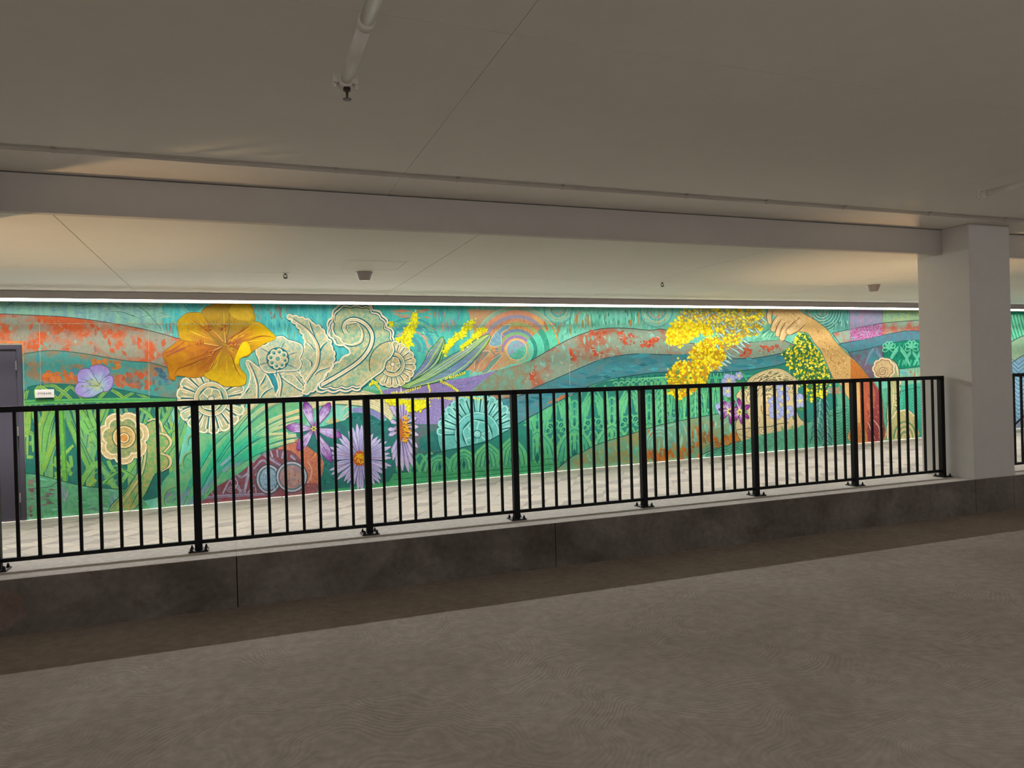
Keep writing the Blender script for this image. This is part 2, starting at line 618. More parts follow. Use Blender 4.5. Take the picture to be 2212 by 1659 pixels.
ME_PICKET = boxmesh('picket', 0.020, 0.020, 0.425, RAIL_TOP - 0.036, M['black'])
ME_POST = boxmesh('post', 0.050, 0.050, CURB_Z + 0.008, RAIL_TOP - 0.002, M['black'], 0.003)
ME_PLATE = boxmesh('base_plate', 0.130, 0.130, CURB_Z, CURB_Z + 0.009, M['black'], 0.002)
_b = MB().lathe((0, 0, 0), [(0.013, 0), (0.013, 0.003), (0.0095, 0.003), (0.0095, 0.014), (0.006, 0.014), (0.006, 0.024), (0.003, 0.026)], 12)
ME_BOLT = bpy.data.meshes.new('anchor_bolt')
ME_BOLT.from_pydata(_b.v, [], _b.f)
ME_BOLT.materials.append(M['bolt'])
ME_BOLT.update()


def link_child(name, me, parent, loc):
    o = bpy.data.objects.new(name, me)
    COL.objects.link(o)
    o.parent = parent
    o.location = loc
    return o


def railing(posts, label):
    x0, x1 = posts[0], posts[-1]
    root = empty('guard_railing', ((x0 + x1) / 2, RAIL_Y, CURB_Z))
    tag(root, label, 'railing')
    ox = -(x0 + x1) / 2
    MB().box(x0 - 0.025, x1 + 0.025, RAIL_Y - 0.025, RAIL_Y + 0.025, RAIL_TOP - 0.038, RAIL_TOP, 0.003).build('top_rail', M['black'], root)
    for a, b in zip(posts[:-1], posts[1:]):
        MB().box(a + 0.025, b - 0.025, RAIL_Y - 0.014, RAIL_Y + 0.014, 0.402, 0.428, 0.002).build('bottom_rail', M['black'], root)
        n = max(1, round((b - a) / 0.121))
        for i in range(1, n):
            link_child('picket', ME_PICKET, root, (a + (b - a) * i / n + ox, 0, -CURB_Z))
    for p in posts:
        po = link_child('post', ME_POST, root, (p + ox, 0, -CURB_Z))
        pl = link_child('base_plate', ME_PLATE, po, (0, 0, 0))
        for sx in (-1, 1):
            for sy in (-1, 1):
                link_child('anchor_bolt', ME_BOLT, po, (sx * 0.047, sy * 0.047, CURB_Z + 0.009))
    return root


railing([-1.505 + 0 * 1.21] + [-0.295 + 1.2095 * k for k in range(6)] + [6.953],
        'long black metal guard railing with square pickets on the concrete kerb')
railing([7.70 + 1.21 * k for k in range(3)], 'short stretch of black railing right of the square column')

# ------------------------------------------------------------------ ceiling hardware
cd = empty('conduit', (3.0, 5.06, CEIL_Z - 0.03))
tag(cd, 'thin painted conduit clipped along the garage ceiling before the fascia', 'conduit')
MB().tube((-9, 5.06, CEIL_Z - 0.0165), (14, 5.06, CEIL_Z - 0.0165), 0.0115, n=14).build('conduit_tube', M['conduit'], cd, True)
for x in (-2.2, -1.0, 0.66, 1.52, 2.35, 3.45, 4.25, 5.1, 6.13, 7.15, 8.2, 9.4):
    MB().tube((x - 0.009, 5.06, CEIL_Z - 0.0165), (x + 0.009, 5.06, CEIL_Z - 0.0165), 0.0145, n=14).box(
        x - 0.009, x + 0.009, 5.06 - 0.032, 5.06 - 0.01, CEIL_Z - 0.005, CEIL_Z - 0.001).build('clip', M['conduit'], cd)


def sprinkler_pipe(x, yend, z, label, head=True):
    root = empty('sprinkler_pipe', (x, yend, z))
    tag(root, label, 'pipe', 'sprinkler pipes under the garage ceiling')
    MB().tube((x, -9, z), (x, yend - 0.55, z), 0.027, n=24).tube((x, yend - 0.60, z), (x, yend, z), 0.0262, n=24).build('pipe_run', M['pipe'], root, True)
    MB().tube((x, yend - 0.60, z), (x, yend - 0.55, z), 0.031, n=24).build('coupling', M['pipe'], root, True)
    cap = MB().tube((x, yend - 0.06, z), (x, yend + 0.012, z), 0.031, n=24)
    cap.build('end_cap', M['pipe'], root, True)
    hg = MB()
    for s in (-1, 1):
        hg.box(x + s * 0.031 - (0.022 if s < 0 else 0), x + s * 0.031 + (0.022 if s > 0 else 0), yend - 0.035, yend - 0.005, z - 0.012, z + 0.012, 0.002)
        hg.tube((x + s * 0.046, yend - 0.02, z - 0.03), (x + s * 0.046, yend - 0.02, z + 0.03), 0.005, n=8)
        hg.lathe((x + s * 0.046, yend - 0.02, z - 0.022), [(0.009, 0), (0.009, 0.008)], 6)
    hg.build('clamp', M['pipe'], root)
    zc = CEIL_Z
    MB().tube((x, yend - 1.2, z), (x, yend - 1.2, zc), 0.005, n=8).tube((x, yend - 1.21, z), (x, yend - 1.19, z), 0.030, n=20).build('hanger', M['pipe'], root)
    if head:
        hd = MB().lathe((x + 0.004, yend - 0.03, z - 0.045), [(0.012, 0.02), (0.016, 0.012), (0.016, 0.0)][::-1], 12)
        hd.tube((x + 0.004, yend - 0.03, z - 0.045), (x + 0.004, yend - 0.03, z - 0.075), 0.007, 0.004, 10)
        hd.lathe((x + 0.004, yend - 0.03, z - 0.083), [(0.018, 0), (0.019, 0.002), (0.014, 0.004), (0.004, 0.009)], 20)
        tag(hd.build('sprinkler_head', M['brass'], root), 'dark bronze pendent sprinkler head')


sprinkler_pipe(0.477, 3.27, 2.83, 'white sprinkler pipe with a dark head hanging from the upper middle of the ceiling')
sprinkler_pipe(5.42, 4.02, 2.83, 'white sprinkler pipe ending at the right edge of the ceiling', False)


def detector(x, y, label):
    o = MB().lathe((x, y, WCEIL_Z - 0.088), [(0.052, 0), (0.058, 0.004), (0.085, 0.076), (0.088, 0.080), (0.088, 0.088)], 28).build('detector', M['greyplastic'], None, True)
    return tag(o, label, 'detector', 'cone shaped detectors on the walkway ceiling')


detector(1.30, 7.9, 'grey cone shaped detector on the walkway ceiling left of the middle')
detector(8.47, 7.9, 'grey cone shaped detector on the walkway ceiling near the square column')


def pendent(x, y, label):
    root = empty('pendent_sprinkler', (x, y, WCEIL_Z))
    tag(root, label, 'sprinkler', 'small sprinklers on the walkway ceiling')
    MB().lathe((x, y, WCEIL_Z - 0.006), [(0.034, 0.0), (0.036, 0.003), (0.036, 0.006)], 20).build('escutcheon', M['pipe'], root)
    b = MB().tube((x, y, WCEIL_Z - 0.006), (x, y, WCEIL_Z - 0.02), 0.012, n=10)
    for s in (-1, 1):
        b.tube((x + s * 0.016, y, WCEIL_Z - 0.018), (x + s * 0.016, y, WCEIL_Z - 0.05), 0.004, n=8)
    b.tube((x - 0.018, y, WCEIL_Z - 0.05), (x + 0.018, y, WCEIL_Z - 0.05), 0.005, n=8)
    b.lathe((x, y, WCEIL_Z - 0.06), [(0.018, 0), (0.018, 0.003)], 14)
    b.build('sprinkler_frame', M['brass'], root)
    MB().tube((x, y, WCEIL_Z - 0.02), (x, y, WCEIL_Z - 0.05), 0.004, n=8).build('bulb', M['white'], root)


pendent(0.50, 8.1, 'small pendent sprinkler on the ceiling joint left of the cone detector')
pendent(5.13, 8.1, 'small pendent sprinkler on the ceiling joint near the middle of the walkway')


def hatch_panel(x0, x1, y0, y1, label):
    root = empty('access_panel', ((x0 + x1) / 2, (y0 + y1) / 2, WCEIL_Z))
    tag(root, label, 'access panel')
    z0, z1 = WCEIL_Z - 0.0025, WCEIL_Z
    t = 0.02
    MB().box(x0, x1, y0, y0 + t, z0, z1).box(x0, x1, y1 - t, y1, z0, z1).box(x0, x0 + t, y0 + t, y1 - t, z0, z1).box(x1 - t, x1, y0 + t, y1 - t, z0, z1).build('panel_frame', M['wceil'], root)
    MB().box(x0 + t + 0.004, x1 - t - 0.004, y0 + t + 0.004, y1 - t - 0.004, z0 + 0.0005, z1).build('panel_leaf', M['wceil'], root)


hatch_panel(1.02, 1.62, 7.15, 7.72, 'flush square access panel in the walkway ceiling behind the cone detector')

# storage plate beside the door
sg = empty('sign', (-2.18, WALL_Y, 1.45))
tag(sg, 'small white STORAGE plate beside the dark door', 'sign')
MB().box(-2.281, -2.083, WALL_Y - 0.010, WALL_Y - 0.004, 1.449, 1.545, 0.0015).build('sign_plate', M['white'], sg)


def lettering(name, txt, x, y, z, size, mat, parent, ext=0.0004, spacing=1.15):
    cu = bpy.data.curves.new(name, 'FONT')
    cu.body = txt
    cu.size = size
    cu.extrude = ext
    cu.offset = size * 0.02
    cu.space_character = spacing
    cu.align_x = 'CENTER'
    cu.align_y = 'CENTER'
    tmp = bpy.data.objects.new(name, cu)
    COL.objects.link(tmp)
    dg = bpy.context.evaluated_depsgraph_get()
    me = bpy.data.meshes.new_from_object(tmp.evaluated_get(dg))
    bpy.data.objects.remove(tmp, do_unlink=True)
    me.materials.clear()
    me.materials.append(mat)
    o = bpy.data.objects.new(name, me)
    COL.objects.link(o)
    o.parent = parent
    o.location = Vector((x, y, z)) - origin(parent)
    o.rotation_euler = (math.pi / 2, 0, 0)
    return o


lettering('lettering', 'STORAGE', -2.182, WALL_Y - 0.0102, 1.498, 0.029, M['ink'], sg)
bd = MB()
for i in range(7):
    bd.lathe((0, 0, 0), [(0.0, 0)], 3) if False else bd.box(-2.206 + i * 0.008, -2.203 + i * 0.008, WALL_Y - 0.0106, WALL_Y - 0.0098, 1.4715, 1.4745)
bd.build('braille_dots', M['housing'], sg)

# ------------------------------------------------------------------ the mural: paint films on the wall
# Shapes are drawn in photograph pixels and carried onto the wall plane, so each motif has its real place and size there.
PK = 0.86              # reflectance of the brightest paint


def paint_mat(name, scale, stretch, lo, hi, detail=6.0, dist=0.5, bmp=0.08):
    """mixes the two brush colours stored on the paint film with a procedural brush mask"""
    m, nt, b = new_mat(name)
    a1 = nd(nt, 'ShaderNodeAttribute', attribute_name='paint_a')
    a2 = nd(nt, 'ShaderNodeAttribute', attribute_name='paint_b')
    n = noise(nt, scale, detail, 0.62, dist, stretch)
    f = ramp(nt, n.outputs['Fac'], [(lo, 0.0), (hi, 1.0)])
    col = mixc(nt, f.outputs['Color'], a1.outputs['Color'], a2.outputs['Color'])
    n2 = noise(nt, 38, 5, 0.65, 0.3, (1, 1, 0.6))
    r2 = ramp(nt, n2.outputs['Fac'], [(0.28, 0.80), (0.5, 1.0), (0.75, 1.16)])
    col = mixc(nt, 0.75, col, r2.outputs['Color'], 'MULTIPLY')
    nt.links.new(col, b.inputs['Base Color'])
    b.inputs['Roughness'].default_value = 0.7
    b.inputs['Specular IOR Level'].default_value = 0.2
    return m


PM = {
    'brush': paint_mat('mural_brush', 9.0, (1, 1, 1), 0.40, 0.62),
    'fine': paint_mat('mural_fine_brush', 22.0, (1, 1, 1), 0.42, 0.60),
    'drip': paint_mat('mural_drips', 7.0, (2.2, 1, 0.35), 0.44, 0.60),
    'blotch': paint_mat('mural_rust_blotches', 3.0, (1.0, 1, 1.15), 0.47, 0.58, 8.0, 0.2),
    'speck': paint_mat('mural_speckle', 46.0, (1, 1, 1), 0.46, 0.56, 3.0, 0.0),
}
MX = 3.0
mural = empty('mural', (MX, WALL_Y, walk_z(MX)))
tag(mural, 'long colourful mural of flowers, scrolls and flowing bands on the back wall', 'mural')


def wall_pt(px, py, depth):
    d = ROT @ np.array([px - CX, -(py - CY), -FPX])
    s = (WALL_Y - depth) / d[1]
    x = float(d[0] * s)
    return (x, WALL_Y - depth, min(max(float(CAM_H + d[2] * s), walk_z(x) + 0.002), WCEIL_Z - 0.006))


LAYER = [0]
LEVEL = {}
CELL = 3.0
FILM0 = 0.0006
STEP = 8.0e-6


def T(ox, oy, sc=5.53):
    def f(s):
        return [(ox + float(a) / sc, oy + float(b) / sc) for a, b in (q.split(',') for q in s.split())]
    return f


t1, t2, t3, t4, t5, t6 = T(0, 620), T(340, 630), T(700, 630), T(1060, 640), T(1400, 640), T(1700, 640)
t7, t8, t9, t10, t11, t12 = T(0, 850), T(340, 850), T(680, 840), T(1040, 820), T(1400, 800), T(1760, 780, 4.894)
pp = T(0, 0, 1.0)


def spline(pts, n=8, closed=False):
    P = [np.array(p, float) for p in pts]
    m = len(P)
    if m < 3:
        return [tuple(P[0] + (P[-1] - P[0]) * t / n) for t in range(n + 1)]
    out = []
    rng = range(m) if closed else range(m - 1)
    for i in rng:
        p0 = P[(i - 1) % m] if (closed or i > 0) else 2 * P[0] - P[1]
        p1 = P[i]
        p2 = P[(i + 1) % m]
        p3 = P[(i + 2) % m] if (closed or i + 2 < m) else 2 * P[-1] - P[-2]
        for k in range(n):
            t = k / n
            out.append(tuple(0.5 * ((2 * p1) + (-p0 + p2) * t + (2 * p0 - 5 * p1 + 4 * p2 - p3) * t * t + (-p0 + 3 * p1 - 3 * p2 + p3) * t ** 3)))
    if not closed:
        out.append(tuple(P[-1]))
    return out


def inside(p, poly):
    x, y = p
    r = False
    j = len(poly) - 1
    for i in range(len(poly)):
        xi, yi = poly[i]
        xj, yj = poly[j]
        if (yi > y) != (yj > y) and x < (xj - xi) * (y - yi) / (yj - yi + 1e-12) + xi:
            r = not r
        j = i
    return r


def vary(c, a):
    k = random.uniform(-a, a)
    return tuple(max(0, min(255, v + k + random.uniform(-a, a) * 0.4)) for v in c)


class Paint:
    def __init__(s, name, parent=None, mat='brush', label=None, kind=None):
        s.name, s.parent, s.mat, s.label, s.kind = name, parent or mural, mat, label, kind
        s.v, s.f, s.a, s.b = [], [], [], []

    def _add(s, pts, faces, ca, cb, depth=None):
        # the paint film goes on top of whatever it overlaps, and only there
        b = len(s.v)
        A = np.array(pts, float) / CELL
        cells = set()
        for f in faces:
            q = A[list(f)]
            x0, y0 = np.floor(q.min(0)).astype(int)
            x1, y1 = np.floor(q.max(0)).astype(int)
            for i in range(x0, x1 + 1):
                for j in range(y0, y1 + 1):
                    cells.add((i, j))
        lv = 1 + max((LEVEL.get(c, 0) for c in cells), default=0)
        for c in cells:
            LEVEL[c] = lv
        LAYER[0] = max(LAYER[0], lv)
        d = FILM0 + lv * STEP
        s.v += [wall_pt(x, y, d) for x, y in pts]
        s.f += [tuple(b + i for i in f) for f in faces]
        s.a += ca
        s.b += cb

    def fill(s, pts, c, c2=None, n=0, depth=None):
        if n:
            pts = spline(pts, n, True)
        c2 = c2 or c
        fs = tessellate_polygon([[Vector((x, y, 0)) for x, y in pts]])
        s._add(pts, fs, [c] * len(pts), [c2] * len(pts), depth)
        return s

    def grad(s, pts, ctr, ramp_, ramp2=None, n=4, rings=6, depth=None):
        """patch shaded from ctr (first colour) outwards (last colour)"""
        if n:
            pts = spline(pts, n, True)
        ramp2 = ramp2 or ramp_
        V = [tuple(p) for p in pts]
        fs = [tuple(f) for f in tessellate_polygon([[Vector((x, y, 0)) for x, y in pts]])]
        for _ in range(3 if rings > 6 else (2 if rings > 4 else 1)):
            mid, out = {}, []

            def mp(i, j):
                k = (i, j) if i < j else (j, i)
                if k not in mid:
                    mid[k] = len(V)
                    V.append(((V[i][0] + V[j][0]) / 2, (V[i][1] + V[j][1]) / 2))
                return mid[k]
            for i, j, k in fs:
                a_, b_, c_ = mp(i, j), mp(j, k), mp(k, i)
                out += [(i, a_, c_), (a_, j, b_), (c_, b_, k), (a_, b_, c_)]
            fs = out
        R = max(math.hypot(x - ctr[0], y - ctr[1]) for x, y in pts)

        def pick(r, t):
            q = min(1.0, t) * (len(r) - 1)
            i = min(int(q), len(r) - 2)
            u = q - i
            return tuple(r[i][k] * (1 - u) + r[i + 1][k] * u for k in range(3))
        tt = [math.hypot(x - ctr[0], y - ctr[1]) / R for x, y in V]
        s._add(V, fs, [pick(ramp_, t) for t in tt], [pick(ramp2, t) for t in tt], depth)
        return s

    def stroke(s, pts, w, c, c2=None, taper=(1, 1), n=6, closed=False, depth=None):
        if n:
            pts = spline(pts, n, closed)
            if closed:
                pts = pts + [pts[0]]
        P = np.array(pts, float)
        m = len(P)
        if m < 2:
            return s
        d = np.gradient(P, axis=0)
        L = np.hypot(d[:, 0], d[:, 1]) + 1e-9
        nx, ny = -d[:, 1] / L, d[:, 0] / L
        vs = []
        for i in range(m):
            t = i / (m - 1)
            ww = w * 0.5
            if not closed:
                if t < 0.5:
                    ww *= taper[0] + (1 - taper[0]) * min(1, t * 2.2)
                else:
                    ww *= taper[1] + (1 - taper[1]) * min(1, (1 - t) * 2.2)
            vs += [(P[i, 0] + nx[i] * ww, P[i, 1] + ny[i] * ww), (P[i, 0] - nx[i] * ww, P[i, 1] - ny[i] * ww)]
        fs = [(2 * i, 2 * i + 1, 2 * i + 3, 2 * i + 2) for i in range(m - 1)]
        s._add(vs, fs, [c] * len(vs), [c2 or c] * len(vs), depth)
        return s

    def lines(s, lst, w, c, c2=None, taper=(0.3, 0.3), n=6):
        for q in lst:
            s.stroke(q, w, c, c2, taper, n)
        return s

    def rim(s, pts, cream, dark, w=2.2, off=1.5, n=5, closed=True):
        """carved edge: dark line outside, pale line on it"""
        s.stroke([(x + off * 0.7, y + off * 0.7) for x, y in pts], w * 1.25, dark, None, (1, 1), n, closed)
        s.stroke(pts, w, cream, None, (1, 1), n, closed)
        return s

    def disc(s, x, y, r, c, c2=None, ry=None, n=18, rot=0.0, depth=None):
        ry = ry or r
        pts = []
        for i in range(n):
            t = 2 * math.pi * i / n
            a, b = r * math.cos(t), ry * math.sin(t)
            pts.append((x + a * math.cos(rot) - b * math.sin(rot), y + a * math.sin(rot) + b * math.cos(rot)))
        return s.fill(pts, c, c2, 0, depth)

    def arc(s, x, y, r, a0, a1, w, c, c2=None, ry=None, taper=(1, 1), n=24):
        ry = ry or r
        pts = [(x + r * math.cos(math.radians(a0 + (a1 - a0) * i / n)), y + ry * math.sin(math.radians(a0 + (a1 - a0) * i / n))) for i in range(n + 1)]
        return s.stroke(pts, w, c, c2, taper, 0)

    def hatch(s, poly, n, ang, length, w, cols, jit=12, bend=0.0, var=10):
        """n loose brush strokes inside poly, direction ang in degrees"""
        xs, ys = [p[0] for p in poly], [p[1] for p in poly]
        k = tries = 0
        while k < n and tries < n * 30:
            tries += 1
            x, y = random.uniform(min(xs), max(xs)), random.uniform(min(ys), max(ys))
            if not inside((x, y), poly):
                continue
            a = math.radians(ang + random.uniform(-jit, jit))
            l = length * random.uniform(0.5, 1.2) / 2
            dx, dy = math.cos(a) * l, math.sin(a) * l
            if not (inside((x + dx, y + dy), poly) and inside((x - dx, y - dy), poly)):
                l *= 0.4
                dx, dy = dx * 0.4, dy * 0.4
                if not (inside((x + dx, y + dy), poly) and inside((x - dx, y - dy), poly)):
                    continue
            q = [(x - dx, y - dy), (x - dy * bend, y + dx * bend), (x + dx, y + dy)]
            c = vary(random.choice(cols), var)
            s.stroke(q, w * random.uniform(0.6, 1.3), c, None, (0.2, 0.2), 4)
            k += 1
        return s

    def done(s):
        if not s.v:
            return None
        o = mesh_obj(s.name, s.v, s.f, PM[s.mat], s.parent)
        for nm, src in (('paint_a', s.a), ('paint_b', s.b)):
            at = o.data.attributes.new(nm, 'FLOAT_COLOR', 'POINT')
            at.data.foreach_set('color', [v for c in src for v in (*lin(c, PK), 1.0)])
        if s.label:
            o['label'] = s.label
        if s.kind:
            o['kind'] = s.kind
        return o


def scalloped(op, period, amp):
    """adds rounded lobes along a closed outline"""
    P = np.array(op)
    Q, acc = [], [0.0]
    for i in range(len(P)):
        a, b = P[i], P[(i + 1) % len(P)]
        L = float(np.hypot(*(b - a)))
        m = max(1, int(L / (period / 7.0)))
        for k in range(m):
            Q.append(a + (b - a) * k / m)
    Q = np.array(Q)
    seg = np.hypot(*np.roll(Q, -1, 0).T - Q.T) if False else np.hypot((np.roll(Q, -1, 0) - Q)[:, 0], (np.roll(Q, -1, 0) - Q)[:, 1])
    s_ = np.concatenate([[0], np.cumsum(seg)[:-1]])
    tot = float(seg.sum())
    per = tot / max(1, round(tot / period))
    d = np.roll(Q, -1, 0) - np.roll(Q, 1, 0)
    L = np.hypot(d[:, 0], d[:, 1]) + 1e-9
    area = 0.5 * float(np.sum(Q[:, 0] * np.roll(Q[:, 1], -1) - np.roll(Q[:, 0], -1) * Q[:, 1]))
    sg = 1.0 if area > 0 else -1.0
    off = amp * (np.abs(np.sin(np.pi * s_ / per)) - 0.5)
    return [(float(Q[i, 0] + sg * d[i, 1] / L[i] * off[i]), float(Q[i, 1] - sg * d[i, 0] / L[i] * off[i])) for i in range(len(Q))]


def offset_poly(pts, d):
    P = np.array(pts)
    c = P.mean(0)
    return [tuple(c + (p - c) * d) for p in P]


DK, DK2 = (18, 108, 112), (30, 84, 92)          # dark teal outlines
CR, CR2 = (244, 232, 202), (226, 196, 148)      # cream and ochre cream
SG, SG2 = (168, 184, 150), (206, 196, 150)      # carved stone body: sage and sand

# ---- whole ground
g = Paint('painted_ground', mat='drip', label='mint and turquoise ground streaked with drips')
z_hi = 2.76


def world_quad(p, x0, x1, za0, za1, z1, c, c2):
    b = len(p.v)
    y = WALL_Y - FILM0
    p.v += [(x0, y, za0), (x1, y, za1), (x1, y, z1), (x0, y, z1)]
    p.f.append((b, b + 1, b + 2, b + 3))
    p.a += [c] * 4
    p.b += [c2] * 4


world_quad(g, -5.0, 15.5, walk_z(-5), walk_z(15.5), WCEIL_Z - 0.006, (104, 196, 172), (136, 206, 184))
g.fill(t1('-300,60 2100,60 2212,480 2150,620 1700,500 1200,410 800,360 470,340 -300,320'), (140, 196, 170), (122, 170, 176))
g.fill(pp('350,630 760,630 760,800 560,800 560,760 350,790'), (74, 186, 188), (104, 206, 198))
g.fill(pp('760,640 1015,640 1015,830 760,830'), (88, 196, 176), (66, 178, 172))
g.fill(pp('1690,660 1860,660 1850,720 1800,730 1760,690'), (110, 190, 168), (84, 160, 152))
g.fill(pp('1833,660 1906,660 1906,700 1834,716'), (150, 160, 190), (184, 150, 180))
g.fill(pp('1906,660 1992,660 1992,694 1906,700'), (150, 190, 150), (180, 200, 140))
g.done()
g = Paint('ground_brushwork', mat='fine', label='loose curved brush marks across the top of the ground', kind='stuff')
TL = t1('0,150 2050,150 2180,480 2100,590 1700,490 1200,400 800,350 470,330 0,310')
g.hatch(TL, 130, 8, 22, 2.2, [(120, 176, 150), (150, 206, 182), (112, 158, 168), (160, 196, 150), (134, 190, 176)], 25, 0.2)
g.lines([t1('1540,210 1650,235 1750,300 1900,470 1950,560'), t1('1840,180 1950,290 2040,350 2110,390'), t1('1300,290 1450,300 1600,350 1720,400'), t1('820,180 900,225 1100,200 1500,205'), t1('0,300 150,180 240,165')], 1.3, (64, 108, 108))
g.lines([t1('1850,190 1960,300 2050,355 2115,392'), t1('1220,290 1400,270 1600,300')], 1.0, (180, 196, 170))
TQ = pp('430,645 705,645 700,720 640,690 600,735 520,660 430,670')
g.hatch(TQ, 70, 80, 16, 3.0, [(60, 168, 180), (98, 214, 206), (76, 190, 200)], 20)
g.hatch(pp('545,655 640,655 630,690 560,695'), 26, 85, 16, 4.5, [(134, 150, 130), (160, 130, 116), (120, 160, 140)], 20)
g.hatch(pp('610,690 645,700 650,770 620,760'), 14, 88, 22, 3.0, [(110, 160, 130), (90, 150, 130)], 8)
for r in (28, 33, 22):
    g.arc(418, 648, r, 10, 170, 1.4, (150, 200, 190) if r != 22 else (96, 136, 130))
g.hatch(pp('345,690 385,690 385,740 345,735'), 26, 88, 22, 2.4, [(150, 196, 180), (130, 150, 130), (176, 130, 110)], 8)
# arcs of the turquoise wheel behind the yellow sprigs
for r, w, c in ((66, 2.2, (64, 146, 160)), (59, 5, (120, 190, 160)), (48, 7, (72, 160, 172)), (38, 4, (206, 160, 120)), (30, 5, (70, 170, 170)), (20, 8, (84, 150, 150))):
    g.arc(886, 752, r, 200, 385, w, c, None, r * 0.98)
g.hatch(pp('840,668 935,668 935,690 850,690'), 22, 4, 24, 4.0, [(206, 150, 118), (190, 160, 120), (216, 140, 110)], 10)
g.hatch(pp('850,690 965,700 940,770 890,770 850,730'), 50, 35, 20, 2.4, [(60, 170, 170), (120, 214, 186), (200, 160, 120), (70, 150, 160)], 30)
g.hatch(pp('935,665 1000,665 985,720 940,720'), 40, 88, 22, 3.0, [(190, 150, 120), (120, 150, 180), (100, 200, 170), (150, 160, 150)], 14)
# rust drips on the mint field to the right of the rainbow wheel
DR = pp('1185,668 1440,668 1436,706 1349,704 1304,705 1262,716 1225,730 1195,748 1180,752 1190,710')
g.hatch(DR, 150, 90, 30, 3.4, [(86, 178, 150), (130, 222, 196), (60, 150, 120), (120, 206, 180)], 5)
g.hatch(DR, 34, 90, 26, 2.6, [(196, 128, 66), (206, 150, 100), (150, 140, 90)], 4)
for x, y, w, h in ((1270, 692, 6, 26), (1259, 700, 5, 18), (1362, 698, 6, 16), (1206, 712, 7, 16), (1246, 690, 5, 22)):
    g.stroke([(x, y - h / 2), (x, y + h / 2)], w, (188, 130, 70), (150, 150, 110), (0.4, 0.4), 6)
    g.stroke([(x + w * 0.8, y - h / 2), (x + w * 0.8, y + h / 2)], 1.4, (150, 220, 190), None, (0.4, 0.4), 6)
for cx, cy, R in ((1206, 668, 30), (1418, 672, 34), (1760, 672, 34)):
    for k, c in enumerate([(110, 190, 180), (140, 200, 176), (170, 190, 150), (90, 170, 170), (176, 160, 140)]):
        g.arc(cx, cy, R - k * 5, -10, 190, 3.4, c)
    g.arc(cx, cy, R + 1, -10, 190, 1.1, (70, 130, 140))
# carved teal swirls above the right arm
for k in range(6):
    g.arc(1775, 672, 12 + 6 * k, 0, 150, 1.5, (44, 112, 116))
    g.arc(1775, 672, 14 + 6 * k, 0, 150, 1.6, (150, 214, 190))
g.hatch(pp('1790,690 1832,690 1832,712 1805,716'), 20, 86, 22, 2.0, [(60, 130, 130), (150, 216, 196)], 6)
g.hatch(pp('1835,670 1905,668 1905,694 1836,708'), 70, 40, 5, 2.2, [(170, 150, 200), (200, 150, 180), (130, 170, 200), (110, 190, 190)], 80)
g.hatch(pp('1908,670 1990,668 1990,688 1908,694'), 46, 10, 14, 1.8, [(110, 180, 150), (196, 206, 120), (150, 200, 170)], 40)
g.lines([pp('770,651 782,657 794,651 806,657 818,651 830,657 842,651 854,657 866,651 878,657 890,652 902,658 914,652 926,658 938,653 950,659')], 1.3, (130, 150, 90), None, (1, 1), 1)
g.lines([pp('1835,660 1835,717'), pp('1906,660 1906,697')], 1.0, (60, 110, 110))
g.done()

# ---- rainbow wheel
rw = Paint('rainbow_wheel', mat='fine', label='ring shaped wheel of orange, violet and olive brush bands')
rw.fill(pp('1010,668 1160,672 1178,700 1180,716 1140,738 1120,780 1072,800 1040,800 1000,800 1030,740'), (206, 150, 110), (180, 170, 130))
for r, w, c in ((92, 10, (150, 190, 160)), (82, 10, (214, 150, 112)), (73, 8, (156, 150, 170)), (65, 8, (210, 156, 112)), (57, 7, (150, 166, 104)), (50, 7, (214, 156, 96)), (43, 7, (116, 140, 170)), (37, 6, (120, 176, 120)), (30, 6, (132, 120, 168)), (24, 5, (214, 166, 100))):
    rw.arc(1116, 757, r, 175, 318, w, c, vary(c, 24))
for r, w, c in ((92, 3, (210, 150, 70)), (82, 16, (92, 196, 160)), (66, 12, (70, 170, 140)), (52, 12, (96, 206, 176)), (41, 8, (60, 150, 140)), (33, 7, (104, 204, 176))):
    rw.arc(1116, 757, r, -42, 60, w, c, vary(c, 18))
rw.disc(1116, 756, 22, (120, 186, 190), (160, 150, 180))
rw.fill(pp('1100,770 1132,748 1138,757 1130,772 1116,778'), (84, 176, 150), (104, 196, 170), 4)
rw.arc(1116, 756, 22, 0, 360, 1.8, (232, 196, 130))
rw.arc(1116, 757, 28, -30, 200, 1.8, (196, 160, 80))
rw.arc(1116, 757, 95, 180, 330, 1.0, (220, 200, 160))
for a in range(148, 236, 8):
    t = math.radians(a)
    rw.stroke([(1116 + 32 * math.cos(t), 757 - 32 * math.sin(t) * -1), (1116 + 70 * math.cos(t), 757 + 70 * math.sin(t))], 3.0, vary((206, 140, 96), 20), None, (0.4, 0.2))
rw.lines([t4('0,640 60,700 120,690'), t4('0,780 80,700 130,690')], 3.0, (90, 130, 140))
for q, c in ((t3('1810,780 1860,720 1980,720 1880,840 1800,960'), (150, 150, 140)), (t3('1880,960 1960,850 2100,750 2120,770 2010,900 1940,970'), (120, 160, 150)), (t3('1980,640 2020,520 2130,420 2212,390 2212,440 2120,500 2110,640'), (110, 150, 170))):
    rw.fill(q, c, vary(c, 20), 4)
    rw.stroke(q, 1.2, (226, 200, 150), None, (1, 1), 4, True)
rw.lines([t3('1800,960 1900,930 2000,800 2120,700'), t3('1740,990 1850,860 1900,740')], 4, (208, 140, 100))
for k in range(14):
    x = 1150 + k * 2.2
    rw.stroke([(x, 686 + k * 2.3), (x + 9, 683 + k * 2.0)], 1.2, (222, 196, 90))
rw.stroke(t4('640,300 660,360 680,410'), 5, (200, 120, 80))
rw.stroke(t4('745,320 760,350'), 5, (206, 130, 90))
rw.done()


